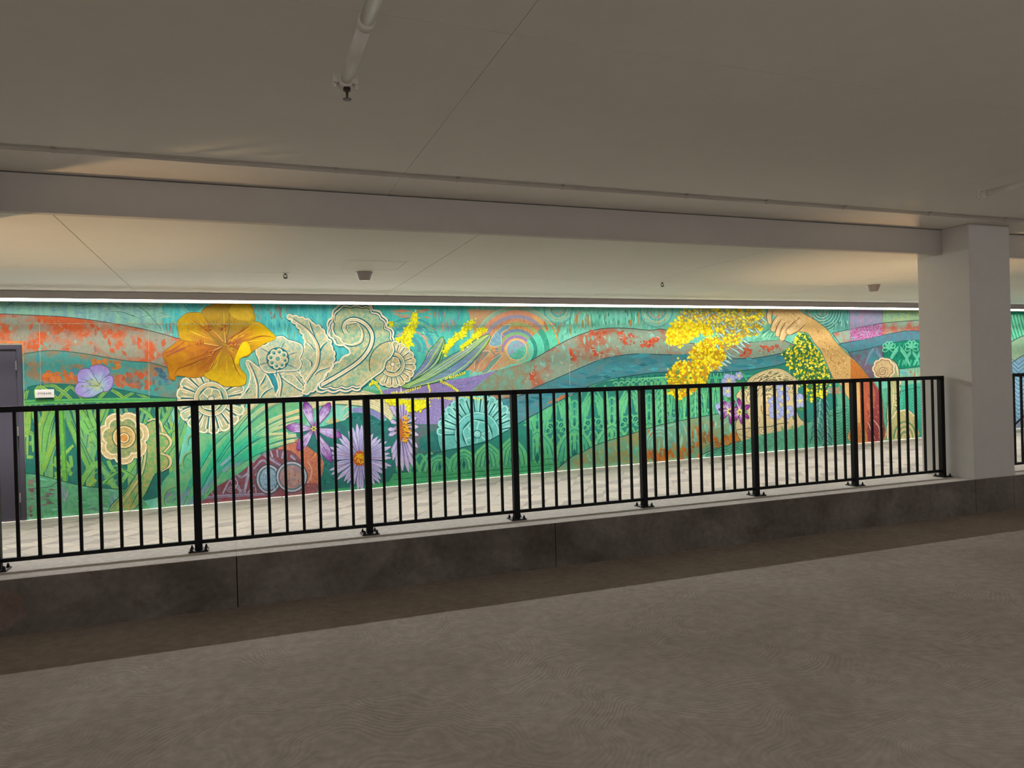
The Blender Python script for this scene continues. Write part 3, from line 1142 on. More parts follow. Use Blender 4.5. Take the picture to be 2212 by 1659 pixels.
# ---- art deco relief, painted green on green
def deco(p, x0, y0, slope, per, n, H, light, light2, dark, mir=0):
    """row of interlaced pointed arches, fans and stepped stems; (x0,y0) = base of the first arch peak"""
    k = per / 80.0
    for i in range(-1, n + 1):
        xc = x0 + i * per
        yb = y0 + slope * (xc - x0)

        def q(pts, xx=xc, yy=yb):
            return [(xx + a * k, yy + slope * a * k - b * k) for a, b in pts]
        c1, c2 = vary(light, 8), vary(light2, 8)
        # tall lancet between two arches
        for s in (-1, 1):
            xo = xc + 40 * k
            yo = y0 + slope * (xo - x0)
            for d_, w_, c_ in ((0, 7.5, c1), (9, 6.5, c2), (17, 5.0, c1)):
                p.stroke(q([(s * (40 - d_), 8), (s * (38 - d_), 60), (s * (24 - d_ * 0.6), 112), (s * 2, 156 - d_ * 1.8)], xo, yo), w_ * k, c_, c2, (0.7, 0.4))
            p.stroke(q([(s * 36, 8), (s * 34, 60), (s * 20, 112), (s * 2, 150)], xo, yo), 1.1 * k, dark, None, (1, 1))
        # ribs that fill the lancet
        xo = xc + 40 * k
        yo = y0 + slope * (xo - x0)
        for a_ in (-24, -12, 0, 12, 24):
            p.stroke(q([(a_ * 1.1, 92), (a_ * 0.8, 112), (a_ * 0.3, 136)], xo, yo), 5.2 * k, vary(c2, 12), c1, (0.5, 0.4))
        # fan flower inside the lancet
        xo = xc + 40 * k
        yo = y0 + slope * (xo - x0)
        for a in (-70, -35, 0, 35, 70):
            t = math.radians(90 - a)
            L0, L1 = 8, 27 if abs(a) < 60 else 22
            bx, by = math.cos(t), math.sin(t)
            nx_, ny_ = -by, bx
            pet = [(bx * L0, 62 + by * L0), (bx * (L0 + 8) + nx_ * 6.5, 62 + by * (L0 + 8) + ny_ * 6.5), (bx * (L1 - 3) + nx_ * 7.5, 62 + by * (L1 - 3) + ny_ * 7.5),
                   (bx * (L1 + 3), 62 + by * (L1 + 3)), (bx * (L1 - 3) - nx_ * 7.5, 62 + by * (L1 - 3) - ny_ * 7.5), (bx * (L0 + 8) - nx_ * 6.5, 62 + by * (L0 + 8) - ny_ * 6.5)]
            p.fill(q(pet, xo, yo), c1, c2)
            p.fill(q([(x_ * 0.62 + bx * 7, (y_ - 62) * 0.62 + 62 + by * 7) for x_, y_ in pet], xo, yo), dark)
            p.stroke(q([(bx * 13, 62 + by * 13), (bx * (L1 - 4), 62 + by * (L1 - 4))], xo, yo), 1.5 * k, c2)
        for s in (-1, 1):
            p.stroke(q([(s * 4, 60), (s * 14, 44), (s * 30, 36)], xo, yo), 4 * k, c1, c2)
        # lower arch with ribs
        for d_, w_, c_ in ((0, 8.5, c1), (10, 7, c2), (19, 5.5, c1)):
            for s in (-1, 1):
                p.stroke(q([(s * (40 - d_), 0), (s * (33 - d_ * 0.9), 34), (s * (15 - d_ * 0.5), 60), (0, 72 - d_ * 0.9)]), w_ * k, c_, c2, (1, 0.8))
        for s in (-1, 1):
            p.stroke(q([(s * 36, 0), (s * 29, 34), (s * 12, 58), (0, 68)]), 1.2 * k, dark)
            p.stroke(q([(s * 4, 2), (s * 10, 22), (s * 6, 44)]), 4 * k, c1, c2)
            # little scroll at the foot
            sp = [(s * 40 + 7 * math.cos(t_) * (1 - t_ / 9) * s, 9 + 7 * math.sin(t_) * (1 - t_ / 9)) for t_ in np.linspace(0, 6.5, 14)]
            p.stroke(q(sp), 2.4 * k, c2, None, (1, 0.5), 2)
        p.fill(q([(0, 26), (-5, 12), (0, 0), (5, 12)]), dark)
        # stepped stem above the arch
        for w_, b0, b1 in ((5, 72, 152), (2.4, 72, 152)):
            pass
        for s in (-1, 1):
            p.stroke(q([(s * 5, 74), (s * 8, 110), (s * 15, 156)]), 6.0 * k, c1, c2)
            p.stroke(q([(s * 2, 90), (s * 3, 110), (s * 5, 130)]), 2.2 * k, c2)
        for h in (92, 108, 126):
            p.stroke(q([(-9, h - 4), (0, h + 3), (9, h - 4)]), 3.4 * k, c1, c2, (1, 1), 1)
        p.fill(q([(0, 84), (-3.5, 78), (0, 72), (3.5, 78)]), dark)


LG, LG2, DG = (104, 190, 122), (76, 178, 134), (16, 104, 98)
dc = Paint('deco_relief', mat='fine', label='green art deco relief of pointed arches and fans in the middle of the mural')
dc.fill(pp('835,1060 835,905 1000,905 1080,900 1250,838 1320,806 1460,795 1700,780 1830,800 1830,930 1560,905 1440,925 1230,1010'), (32, 134, 112), (48, 120, 116))
dc.fill(pp('835,1012 1210,978 1210,1030 835,1062'), (62, 160, 106), (76, 172, 112))
deco(dc, 1080, 1008, -0.084, 80.5, 6, 150, LG, LG2, DG)
dc.lines([pp('850,1036 1000,1022 1195,1003'), pp('850,1046 1000,1033 1190,1012'), pp('850,1022 1000,1009 1200,990')], 1.2, (20, 100, 86), None, (1, 1))
# weave on the left part
for i in range(9):
    x = 838 + i * 22
    y = 1022 - (x - 850) * 0.088
    dc.stroke([(x, y), (x + 10, y - 22), (x + 26, y - 42)], 6, vary(LG, 10), LG2, (1, 0.6))
    dc.stroke([(x + 26, y), (x + 16, y - 22), (x + 2, y - 42)], 6, vary(LG2, 10), LG, (1, 0.6))
    dc.fill([(x + 6, y - 2), (x + 13, y - 16), (x + 20, y - 2)], (52, 112, 116))
# tall leaf spears to the right, under the yellow blossom
for i in range(11):
    x = 1418 + i * 15
    yb = 921 - (x - 1420) * 0.19
    for s in (-1, 1):
        dc.stroke([(x, yb), (x + s * 4, yb - 50), (x + s * 14, yb - 98)], 5, vary(LG, 14), LG2, (0.9, 0.3))
        dc.stroke([(x + s * 3, yb - 10), (x + s * 7, yb - 55), (x + s * 16, yb - 92)], 1.3, DG)
for xc in (1430, 1502):
    for h in range(6):
        yy = 905 - h * 15 - (xc - 1430) * 0.1
        for s in (-1, 1):
            dc.stroke([(xc, yy - 12), (xc + s * 9, yy + 2), (xc + s * 16, yy + 16)], 4.5, vary(LG2, 10), LG, (0.8, 0.5))
            dc.stroke([(xc, yy - 8), (xc + s * 9, yy + 6)], 1.2, DG)
    dc.stroke([(xc, 915), (xc, 822)], 2.0, (130, 206, 150))
# cornice along the top
dc.stroke(t4('1180,1080 1300,1030 1430,1000 1700,985 2100,970'), 4.5, (90, 206, 150), (120, 214, 150), (1, 1))
dc.stroke(t11('740,90 1000,80 1300,60 1700,20'), 4, (60, 180, 140), None, (1, 1))
dc.stroke(t4('1180,1092 1300,1043 1430,1012 1700,998 2100,982'), 1.4, DG, None, (1, 1))
for i in range(9):
    x = 1330 + i * 13
    y = 829 - (x - 1330) * 0.085
    dc.arc(x, y + 1, 5, 180, 360, 3.0, (100, 190, 140))
    dc.fill([(x + 4, y - 8), (x + 7, y - 13), (x + 10, y - 8)], DG)
    dc.stroke([(x, y + 2), (x, y + 16)], 4, vary(LG, 12))
    dc.stroke([(x - 6, y - 12), (x, y - 8), (x + 6, y - 12)], 1.4, DG)
dc.done()

# left deco panel: broad woven blades
dl = Paint('deco_relief', mat='fine', label='yellow green woven blade relief beside the storage door')
PL = t1('250,1260 340,1195 500,1165 700,1158 950,1175 1400,1220 1800,1300 2120,1335') + t8('120,330 300,560 200,1200') + t7('1300,1380 400,1380 250,1300')
dl.fill(PL, (30, 122, 98), (50, 104, 110))
YG, YG2, YG3 = (146, 182, 74), (114, 180, 88), (104, 166, 122)
for xc in (60, 150, 240, 330, 420):
    for s_ in (-1, 1):
        for d_, c_ in ((0, YG2), (13, YG3), (26, YG)):
            dl.stroke([(xc + s_ * (2 + d_), 868), (xc + s_ * (22 + d_ * 0.8), 930), (xc + s_ * (40 + d_ * 0.4), 990), (xc + s_ * (46 + d_ * 0.2), 1050)], 9, vary(c_, 10), vary(YG3, 10), (0.6, 0.6))
            dl.stroke([(xc + s_ * (7 + d_), 868), (xc + s_ * (27 + d_ * 0.8), 930), (xc + s_ * (45 + d_ * 0.4), 990), (xc + s_ * (51 + d_ * 0.2), 1050)], 1.4, (22, 100, 92), None, (0.6, 0.6))
for q, w in (('330,1230 310,1290 305,1340', 8), ('470,1180 430,1250 440,1340', 9), ('470,1180 600,1270 700,1350', 9), ('850,1180 760,1260 690,1350', 8), ('650,1180 760,1260 860,1350', 8), ('850,1190 930,1270 980,1330', 7), ('1290,1230 1220,1290 1180,1330', 7), ('1330,1230 1420,1280 1480,1330', 7), ('1600,1260 1520,1300 1470,1335', 6), ('1640,1270 1720,1310 1780,1335', 6), ('520,1180 640,1180 700,1240', 6)):
    dl.stroke(t1(q), w, vary(YG, 12), YG2, (0.8, 0.8))
    dl.stroke(t1(q), 1.0, (30, 110, 90))
dl.fill(t1('270,1350 900,1335 1500,1322 2120,1335 2120,1375 1000,1380 270,1410'), (104, 184, 76), (92, 190, 120))
dl.stroke(t1('300,1380 900,1362 1500,1352 2110,1352'), 1.2, (30, 120, 100), None, (1, 1))
blades = [('650,150 560,400 510,650 490,900 480,1000', 13, YG2), ('560,190 480,420 460,700', 11, YG), ('330,190 320,400 300,520', 14, YG), ('780,180 860,400 1010,720 1090,860', 13, YG3), ('820,330 900,520 1000,760 1050,880', 10, YG2), ('940,170 1040,330 1130,560', 11, YG2),
          ('690,480 590,700 510,930', 11, YG), ('1060,170 1100,300 1150,420', 9, YG2), ('960,320 1030,440 1070,470', 12, YG2), ('1250,170 1220,250 1190,330', 7, YG), ('1650,160 1760,230 1830,330', 8, YG2), ('1900,180 1890,320 2000,420', 9, YG2), ('2050,160 1960,320 1900,420', 9, YG3), ('2060,440 1960,520 1920,640', 9, YG2), ('2080,600 2000,700 1960,800', 9, YG3),
          ('880,620 760,740 640,860', 7, YG), ('840,900 700,1000 580,1080', 8, YG), ('950,1100 1060,930 1170,840 1260,900', 12, YG2), ('1170,850 1280,960 1360,1100 1440,1190', 12, YG3), ('1290,800 1330,880 1380,930', 8, YG2), ('1600,830 1540,930 1450,1060', 9, YG2), ('1440,900 1540,960 1620,1020', 7, YG2), ('1230,1080 1300,1010 1420,930', 6, YG2), ('1040,1130 1120,1060 1150,1030', 8, YG),
          ('1040,470 1110,440 1150,430', 7, YG2), ('1060,580 1100,600 1120,640', 5, YG2), ('320,470 400,480', 8, YG), ('320,600 400,590', 7, YG), ('330,480 325,740', 5, YG), ('390,480 395,700', 5, YG2), ('320,760 400,760', 6, YG)]
for q, w, c in blades:
    w *= 1.25
    dl.stroke(t7(q), w, vary(c, 10), vary(YG2, 14), (0.8, 0.6))
    pts = spline(t7(q), 6)
    dl.stroke([(x + w * 0.5, y) for x, y in pts], 1.3, (24, 100, 92), None, (1, 1), 0)
    dl.stroke([(x - w * 0.12, y) for x, y in pts], 1.0, (126, 196, 130), None, (0.2, 0.2), 0)
for a in (-60, -20, 25, 65):
    t = math.radians(a)
    cx, cy = 117, 1014
    dl.stroke([(cx + 6 * math.cos(t), cy - 6 * math.sin(t)), (cx + 24 * math.cos(t) - 6, cy - 24 * math.sin(t) - 6)], 8, (132, 178, 76), YG2, (0.6, 0.9), 3)
    cx = 158
    dl.stroke([(cx - 6 * math.cos(t), cy - 6 * math.sin(t)), (cx - 24 * math.cos(t) + 4, cy - 24 * math.sin(t) - 8)], 8, (120, 178, 84), YG2, (0.6, 0.9), 3)
dl.stroke(t7('730,150 745,450 760,750 780,1050'), 11, (112, 184, 64), (90, 164, 76), (1, 1))
dl.stroke(t7('752,150 765,450 782,750 800,1050'), 1.4, (30, 110, 70), None, (1, 1))
dl.hatch(pp('185,1030 225,1000 290,1000 260,1052 230,1052'), 16, -35, 16, 4, [YG2, YG3], 20)
dl.done()

# ---- flowing bands
def band(name, top, bot, c, c2, mat, label, edge=(70, 66, 66), ew=1.5, extra=None):
    p = Paint(name, mat=mat, label=label)
    a, b = spline(top, 8), spline(bot, 8)
    p.fill(a + b[::-1], c, c2)
    o = p.done()
    q = Paint('band_brushwork', o, 'fine', kind='stuff')
    q.stroke(a, ew, edge, None, (1, 1), 0)
    q.stroke(b, ew, edge, None, (1, 1), 0)
    if extra:
        extra(q, a + b[::-1])
    q.done()
    return o


def rustx(q, poly):
    xs = [p[0] for p in poly]
    n = int((max(xs) - min(xs)) / 3.2)
    q.hatch(poly, int(n * 0.35), 80, 16, 9.0, [(202, 92, 48), (190, 104, 66), (176, 116, 96)], 40)
    q.hatch(poly, int(n * 0.25), 85, 14, 7.0, [(136, 168, 150), (160, 146, 128), (150, 126, 114)], 20)
    q.hatch(poly, int(n * 0.35), 5, 5, 1.0, [(196, 180, 156), (190, 160, 136)], 40)


EG1_T = t1('-300,300 0,320 470,340 800,360 1200,410 1700,500 2150,620 2240,650')
EG1_B = t1('-300,840 280,795 470,770 660,760 1000,795 1500,880 1800,905 2010,965 2240,1010')
band('rust_band', EG1_T, EG1_B, (200, 96, 50), (150, 150, 132), 'blotch', 'rust and verdigris band flowing from above the storage door to the golden flower', (86, 70, 76), 1.6, rustx)
EG2_B = t1('-300,1260 280,1235 340,1195 500,1165 700,1158 950,1175 1400,1220 1800,1300 2100,1330 2240,1345')


def tealx(q, poly):
    q.hatch(poly, 40, 88, 18, 13, [(70, 156, 152), (92, 150, 140), (72, 134, 146)], 10)
    q.hatch(pp('90,800 165,798 165,826 95,828'), 30, 85, 14, 13, [(206, 112, 48), (190, 110, 64)], 20)
    q.hatch(pp('195,770 255,778 262,800 205,800'), 22, 80, 14, 12, [(196, 120, 50), (150, 130, 96)], 20)
    q.hatch(pp('250,805 340,800 340,846 255,838'), 44, 85, 16, 13, [(196, 96, 52), (176, 104, 72), (120, 120, 110)], 20)
    q.hatch(pp('270,780 350,795 372,850 340,800'), 20, 85, 16, 13, [(70, 120, 136), (76, 110, 126)], 10)


band('teal_band', EG1_B, EG2_B, (76, 152, 146), (150, 124, 92), 'blotch', 'teal and orange band below the rust band on the left', (18, 104, 100), 1.8, tealx)

# right hand bands
R1T = t4('-60,925 0,910 400,800 600,700 900,530 1150,430 1350,385 1600,380 1900,405 2080,400') + t5('500,560 900,560 1220,548 1500,525 1600,520 1720,570 1800,600')
R1B = t4('-60,1280 340,1190 500,1105 800,975 1200,800 1400,735 1700,690 2000,695 2212,700') + t5('480,705 800,735 1000,745 1300,735 1600,680 1800,650')


def rust2(q, poly):
    q.hatch(poly, 90, 75, 16, 5.0, [(130, 186, 168), (112, 170, 156), (150, 150, 136)], 25)
    for s in ('1270,712 1320,715 1300,730 1275,728', '1330,712 1370,712 1372,750 1345,745', '1380,735 1412,730 1412,752 1385,752', '1225,740 1240,765 1250,775 1235,785', '1275,745 1300,760 1310,766 1280,770', '1408,726 1424,726 1424,742 1408,742', '1640,745 1685,742 1690,760 1640,765', '1590,755 1620,742 1625,766 1595,772', '1140,800 1160,795 1155,825 1145,830'):
        q.hatch(pp(s), 22, 70, 10, 5, [(190, 78, 46), (206, 92, 52), (170, 90, 66)], 50)
    q.hatch(poly, 60, 5, 8, 1.3, [(206, 206, 180), (190, 200, 180)], 30)


band('rust_band', R1T, R1B, (138, 160, 140), (170, 110, 84), 'blotch', 'rust and verdigris band rolling behind the yellow blossom', (76, 72, 64), 1.6, rust2)
R2B = pp('850,1010 950,976 1000,968') + t10('100,720 460,515 720,370 900,270 1160,140') + t4('1120,1095 1400,1000 1700,945 2100,905') + t5('820,910 1200,880 1500,835 1650,795 1800,760')


def deepx(q, poly):
    q.hatch(poly, 110, 4, 34, 8.0, [(50, 132, 144), (62, 148, 156), (50, 120, 136), (74, 138, 148)], 14)
    q.hatch(pp('1060,905 1110,860 1115,880 1080,930'), 20, 60, 14, 5, [(170, 104, 80), (150, 116, 96)], 30)
    q.hatch(pp('1180,872 1240,840 1245,848 1190,878'), 12, -25, 18, 4, [(196, 116, 66), (170, 120, 86)], 8)


band('teal_band', [(1015, 872)] + R1B[1:], R2B[3:], (58, 138, 148), (92, 128, 134), 'brush', 'deep teal band under the rolling rust band', (22, 74, 84), 1.6, deepx)
# verdigris ground below the deco relief
PB_T = t10('870,1085 930,1045 1080,920 1200,870 1320,805 1500,735 1800,645 2000,580 2212,525') + t11('520,575 860,515 1060,470')
vb = Paint('verdigris_field', mat='blotch', label='verdigris field with rust stains along the foot of the wall')
PBP = spline(PB_T, 6) + pp('1610,900 1612,962') + t11('1110,850 900,910 680,990 620,1035') + pp('1450,1012 1197,1032')
vb.fill(PBP, (112, 166, 132), (150, 150, 100))
vb.hatch(pp('1260,985 1400,935 1400,990 1260,1005'), 40, 70, 16, 4, [(96, 176, 150), (120, 190, 160), (160, 140, 70)], 40, 0.3)
for s in ('1396,970 1512,960 1512,990 1396,1006', '1490,915 1545,905 1540,960 1495,970', '1540,940 1612,925 1612,956 1545,970', '1400,930 1415,928 1415,945 1400,945'):
    vb.hatch(pp(s), 46, 80, 20, 7, [(196, 116, 30), (184, 104, 40), (150, 110, 60)], 25)
vb.hatch(pp('1400,925 1560,900 1600,930 1500,960 1410,985'), 60, 88, 30, 5, [(120, 190, 172), (100, 170, 150), (140, 150, 110), (130, 200, 180)], 8)
for r, w in ((30, 5), (24, 3), (18, 4)):
    vb.arc(1425, 962, r, 170, 350, w, (126, 196, 176), (100, 160, 150), r * 1.25)
vb.arc(1440, 950, 45, 260, 380, 3, (100, 160, 160), None, 50)
vb.lines([t11('120,700 250,660 330,640'), t11('400,610 450,720 470,850'), t11('800,700 900,640 960,600')], 3, (130, 196, 180))
vb.stroke(spline(PB_T, 6), 1.6, (30, 80, 76), None, (1, 1), 0)
vb.stroke(t11('620,1035 680,990 900,910 1110,850'), 1.5, (40, 90, 80), None, (1, 1))
vb.done()
bl = Paint('green_foot_field', mat='brush', label='plain green field along the foot of the wall beside the door')
BL = t7('280,955 480,975 740,1045 1000,1105 1300,1135 1500,1145 1700,1250 1800,1420 280,1560')
bl.fill(BL, (106, 178, 140), (82, 160, 106))
bl.hatch(BL, 60, 0, 24, 6, [(84, 168, 112), (120, 190, 160), (100, 150, 130)], 20)
bl.hatch(t7('320,990 420,1000 420,1530 330,1530'), 26, 0, 14, 7, [(130, 100, 104), (150, 120, 120), (120, 150, 130)], 30)
bl.hatch(t7('480,1150 660,1150 660,1350 480,1350'), 12, 0, 18, 6, [(118, 110, 110), (110, 130, 118)], 10)
bl.hatch(t7('740,1070 820,1090 800,1300 750,1300'), 10, 88, 30, 6, [(120, 150, 150), (140, 160, 160)], 8)
bl.hatch(t7('1280,1160 1380,1160 1360,1400 1300,1400'), 10, 88, 30, 7, [(90, 140, 150), (110, 160, 160)], 8)
bl.stroke(t7('300,950 480,975 740,1045 1000,1105 1300,1135 1500,1145'), 1.6, (30, 80, 76), None, (1, 1))
bl.stroke(t7('330,1140 450,1130 600,1110 680,1060'), 1.6, (80, 100, 96))
bl.done()

# ---- motif helpers
def lerp(a, b, t):
    return tuple(a[k] * (1 - t) + b[k] * t for k in range(3))


def gstroke(p, pts, w, cols, taper=(0.4, 0.4), n=8):
    """stroke whose colour runs through cols along its length"""
    b = len(p.v)
    p.stroke(pts, w, cols[0], None, taper, n)
    m = (len(p.v) - b) // 2
    for i in range(m):
        q = i / max(1, m - 1) * (len(cols) - 1)
        k = min(int(q), len(cols) - 2)
        c = lerp(cols[k], cols[k + 1], q - k)
        for j in (0, 1):
            p.a[b + 2 * i + j] = c
            p.b[b + 2 * i + j] = vary(c, 10)


def petal_pts(x, y, ang, L, wid, tip=0.55, base=0.25):
    """pixel outline of one petal from (x, y), pointing along ang degrees (y down)"""
    t = math.radians(ang)
    ux, uy = math.cos(t), math.sin(t)
    nx, ny = -uy, ux
    return [(x + ux * L * a + nx * wid * b, y + uy * L * a + ny * wid * b) for a, b in
            ((0, base * 0.4), (0.25, base), (tip, 0.5), (0.85, 0.36), (1.0, 0), (0.85, -0.36), (tip, -0.5), (0.25, -base), (0, -base * 0.4))]


def shell(name, cx, cy, R, ring, core, nseg, a0, a1, body, body2, pale, dark, label, ry=1.0, nin=6, mat='fine'):
    p = Paint(name, mat=mat, label=label)
    p.disc(cx, cy, R + 2.5, dark, None, (R + 2.5) * ry, 48)
    p.disc(cx, cy, R + 0.5, body, body2, (R + 0.5) * ry, 48)
    root = p.done()
    for i in range(nseg):
        s = Paint('shell_segment', root, mat)
        b0 = math.radians(a0 + (a1 - a0) * (i + 0.08) / nseg)
        b1 = math.radians(a0 + (a1 - a0) * (i + 0.92) / nseg)
        bm = (b0 + b1) / 2
        P = [(cx + r * math.cos(b), cy + r * ry * math.sin(b)) for r, b in ((ring, b0), (R * 0.9, b0), (R, b0 * 0.7 + bm * 0.3), (R * 1.015, bm), (R, b1 * 0.7 + bm * 0.3), (R * 0.9, b1), (ring, b1))]
        s.fill(P, vary(body, 10), vary(body2, 10))
        for k in (-0.5, 0, 0.5):
            b = bm + (b1 - b0) * 0.5 * k
            s.stroke([(cx + r * math.cos(b), cy + r * ry * math.sin(b)) for r in (ring + 3, (ring + R) / 2, R * 0.9)], R * 0.035, vary(pale if k else body2, 14), None, (0.2, 0.5), 3)
        s.stroke(P[1:6] + [P[6]], R * 0.045, pale, None, (0.8, 0.6), 3)
        s.stroke([P[0], P[1]], R * 0.036, dark, None, (1, 1), 2)
        s.done()
    r_ = Paint('shell_ring', root, mat)
    r_.disc(cx, cy, ring, dark, None, ring * ry, 40)
    r_.disc(cx, cy, ring - 1.5, body, body2, (ring - 1.5) * ry, 40)
    r_.arc(cx, cy, ring - 2.2, 0, 360, R * 0.03, pale, None, (ring - 2.2) * ry, (1, 1), 40)
    r_.arc(cx, cy, (ring + core) / 2, 60, 300, R * 0.05, vary(body2, 12), None, (ring + core) / 2 * ry)
    r_.disc(cx, cy, core + 2, dark, None, (core + 2) * ry, 32)
    for i in range(nin):
        a = 360 * i / nin + 12
        P = petal_pts(cx, cy, a, core, core * 0.95, 0.7, 0.25)
        P = [(x, cy + (y - cy) * ry) for x, y in P]
        r_.fill(P, vary(body, 8), body2, 3)
        r_.stroke(P, R * 0.026, pale, None, (1, 1), 3, True)
    r_.disc(cx, cy, core * 0.30, dark)
    r_.disc(cx, cy, core * 0.24, pale, body2)
    r_.done()
    return root


def scallop(cx, cy, R, lobes, a0=0, a1=360, depth=0.14, ry=1.0, n=7):
    pts = []
    for i in range(lobes):
        for k in range(n):
            t = k / n
            a = math.radians(a0 + (a1 - a0) * (i + t) / lobes)
            r = R * (1 - depth + depth * math.sin(math.pi * t) ** 0.6)
            pts.append((cx + r * math.cos(a), cy + r * ry * math.sin(a)))
    return pts


def spiral(cx, cy, r0, r1, a0, turns, n=40):
    return [(cx + (r0 + (r1 - r0) * i / n) * math.cos(math.radians(a0 + 360 * turns * i / n)),
             cy + (r0 + (r1 - r0) * i / n) * math.sin(math.radians(a0 + 360 * turns * i / n))) for i in range(n + 1)]


# ---- violet field, slate block
vf = Paint('violet_field', mat='speck', label='violet field with fine white speckle under the lily leaves')
vf.fill(pp('795,856 830,842 880,834 1007,816 1058,805 1074,799 1050,818 1027,836 1016,850 1000,880 960,900 946,917 894,917 880,890 820,870'), (134, 122, 178), (150, 140, 190))
vf.done()
vs = Paint('slate_block', mat='brush', label='slate and teal block under the violet field')
vs.fill(pp('893,916 950,916 955,975 893,981 870,970 880,930'), (76, 116, 118), (96, 108, 108))
vs.fill(pp('905,948 948,925 952,974 905,978'), (30, 112, 106), (50, 120, 114))
vs.done()
vs = Paint('rust_wedge', mat='brush', label='green and rust wedge right of the violet field')
vs.fill(pp('1016,850 1030,836 1052,818 1075,800 1130,785 1160,775 1120,850 1020,856'), (108, 170, 150), (150, 130, 100))
vs.hatch(pp('905,835 1045,812 1010,845 900,855'), 50, -10, 14, 3, [(150, 130, 196), (120, 124, 176), (160, 120, 190)], 30)
vs.done()

# ---- teal shell
shell('teal_shell', 1031, 938, 85, 49, 31, 16, 178, 372, (84, 172, 160), (110, 190, 184), (150, 216, 206), (14, 96, 96), 'big teal shell rosette behind the railing in the middle')
cov = Paint('deco_relief', mat='fine', label='green arches below the teal shell')
LSH = pp('930,984 951,976 1010,963 1060,949 1124,913 1150,930 1150,1012 1100,1020 930,1036')
cov.fill(LSH, (34, 132, 110), (46, 120, 112))
cov.fill(pp('930,1018 1150,996 1150,1022 930,1042'), (62, 160, 106), (76, 172, 112))
cov.lines([pp('930,1029 1150,1007'), pp('930,1038 1150,1016')], 1.2, (20, 100, 86), None, (1, 1))
for i in range(4):
    x = 950 + i * 52
    y = 1019 - (x - 950) * 0.095
    top = (974 - (x - 950) * 0.24) + 10
    Hh = min(58, y - top)
    cov.fill([(x - 30, y), (x - 22, y - Hh * 0.6), (x, y - Hh), (x + 22, y - Hh * 0.6), (x + 30, y)], (62, 156, 118), (84, 170, 120), 2)
    for s in (-1, 1):
        for d_, w_ in ((0, 8), (10, 6.5), (19, 5)):
            cov.stroke([(x + s * (32 - d_), y), (x + s * (26 - d_ * 0.9), y - Hh * 0.5), (x + s * max(2, 12 - d_ * 0.5), y - Hh * 0.82 + d_ * 0.5), (x, y - Hh + d_)], w_, vary(LG, 10), LG2, (1, 0.8))
            cov.stroke([(x + s * (28 - d_), y), (x + s * (22 - d_ * 0.9), y - Hh * 0.5), (x + s * max(1, 9 - d_ * 0.5), y - Hh * 0.8 + d_ * 0.5), (x, y - Hh + d_ + 4)], 1.2, DG)
    cov.fill([(x, y - 22), (x - 4, y - 11), (x, y), (x + 4, y - 11)], DG)
cov.stroke(pp('930,985 951,976 1010,964 1060,950 1124,913'), 1.8, (10, 84, 84), None, (1, 1))
cov.done()

# ---- red medallion and orange scroll at the foot
md = Paint('red_medallion', mat='fine', label='dull red half medallion with lavender strapwork at the foot of the wall')
MD = t8('440,1330 530,1270 620,1140 720,1000 900,900 1100,820 1250,720 1370,660 1500,660 1620,700 1740,760 1760,900 1740,1180 1400,1240')
md.fill(MD, (138, 70, 76), (120, 96, 112), 3)
LV = (150, 148, 176)
for q, w in (('760,1000 860,960 960,1060 900,1150', 4), ('900,900 1010,1000 1120,900', 5), ('800,960 900,1060 1000,1180', 5), ('1100,860 1080,1000 1040,1180', 7), ('1140,820 1250,720 1320,760 1480,860', 8), ('1150,900 1260,800 1340,860', 5), ('1170,980 1300,860', 6), ('1180,960 1300,1080', 5), ('860,1040 820,1120 780,1200', 5), ('980,920 1060,880', 4), ('560,1250 700,1230 1000,1215 1340,1200', 6), ('620,1150 680,1220', 3), ('900,1180 960,1100 1010,1180', 4), ('1350,680 1380,760', 5), ('1430,670 1440,760', 5), ('1510,690 1490,780', 5), ('1590,740 1650,790', 6), ('1080,1190 1160,1100 1180,1190', 4)):
    md.stroke(t8(q), w, vary(LV, 12), (176, 170, 190), (0.7, 0.7))
    md.stroke([(x + w * 0.5, y + 0.5) for x, y in spline(t8(q), 5)], 1.0, (92, 52, 62), None, (1, 1), 0)
for x, y in ((498, 1056), (525, 1062)):
    md.stroke(spiral(x, y, 1, 8, 0, 1.5, 20), 2.2, LV, None, (1, 1), 0)
md.stroke(t8('530,1270 620,1140 720,1000 900,900 1100,820 1250,720 1370,660 1500,660 1620,700 1740,760'), 1.6, (20, 90, 84), None, (1, 1))
md.done()
os_ = Paint('orange_scroll', mat='speck', label='speckled orange scroll between the medallion and the daisy')
OS = t8('1430,660 1600,590 1720,520 1850,580 1920,650 1950,760 2020,820 2010,900 2030,1000 2000,1100 1940,1150 1840,1190 1760,1180 1760,1000 1740,840 1650,720 1540,670')
os_.fill(OS, (206, 124, 92), (176, 108, 92), 3)
os_.fill(t8('1700,1100 1820,1070 1940,1080 1930,1160 1840,1195 1600,1210 1600,1160'), (150, 92, 100), (134, 84, 92), 3)
for q in ('1820,620 1890,660 1880,740 1840,770', '1990,800 2040,860 2000,910 2040,990 2020,1070 1980,1110'):
    os_.stroke(t8(q), 5, (232, 150, 76), (214, 140, 96), (0.5, 0.5))
    os_.stroke([(x - 3, y) for x, y in spline(t8(q), 5)], 1.3, (130, 76, 70), None, (0.5, 0.5), 0)
os_.hatch(OS, 130, 20, 4, 1.8, [(150, 84, 76), (226, 156, 120), (190, 110, 90)], 80)
os_.stroke(t8('1790,800 1840,900 1830,1000 1790,1070'), 4, (214, 160, 140), None, (0.5, 0.5))
os_.done()
bv = Paint('blue_volute', mat='fine', label='pale blue double volute at the foot of the wall')
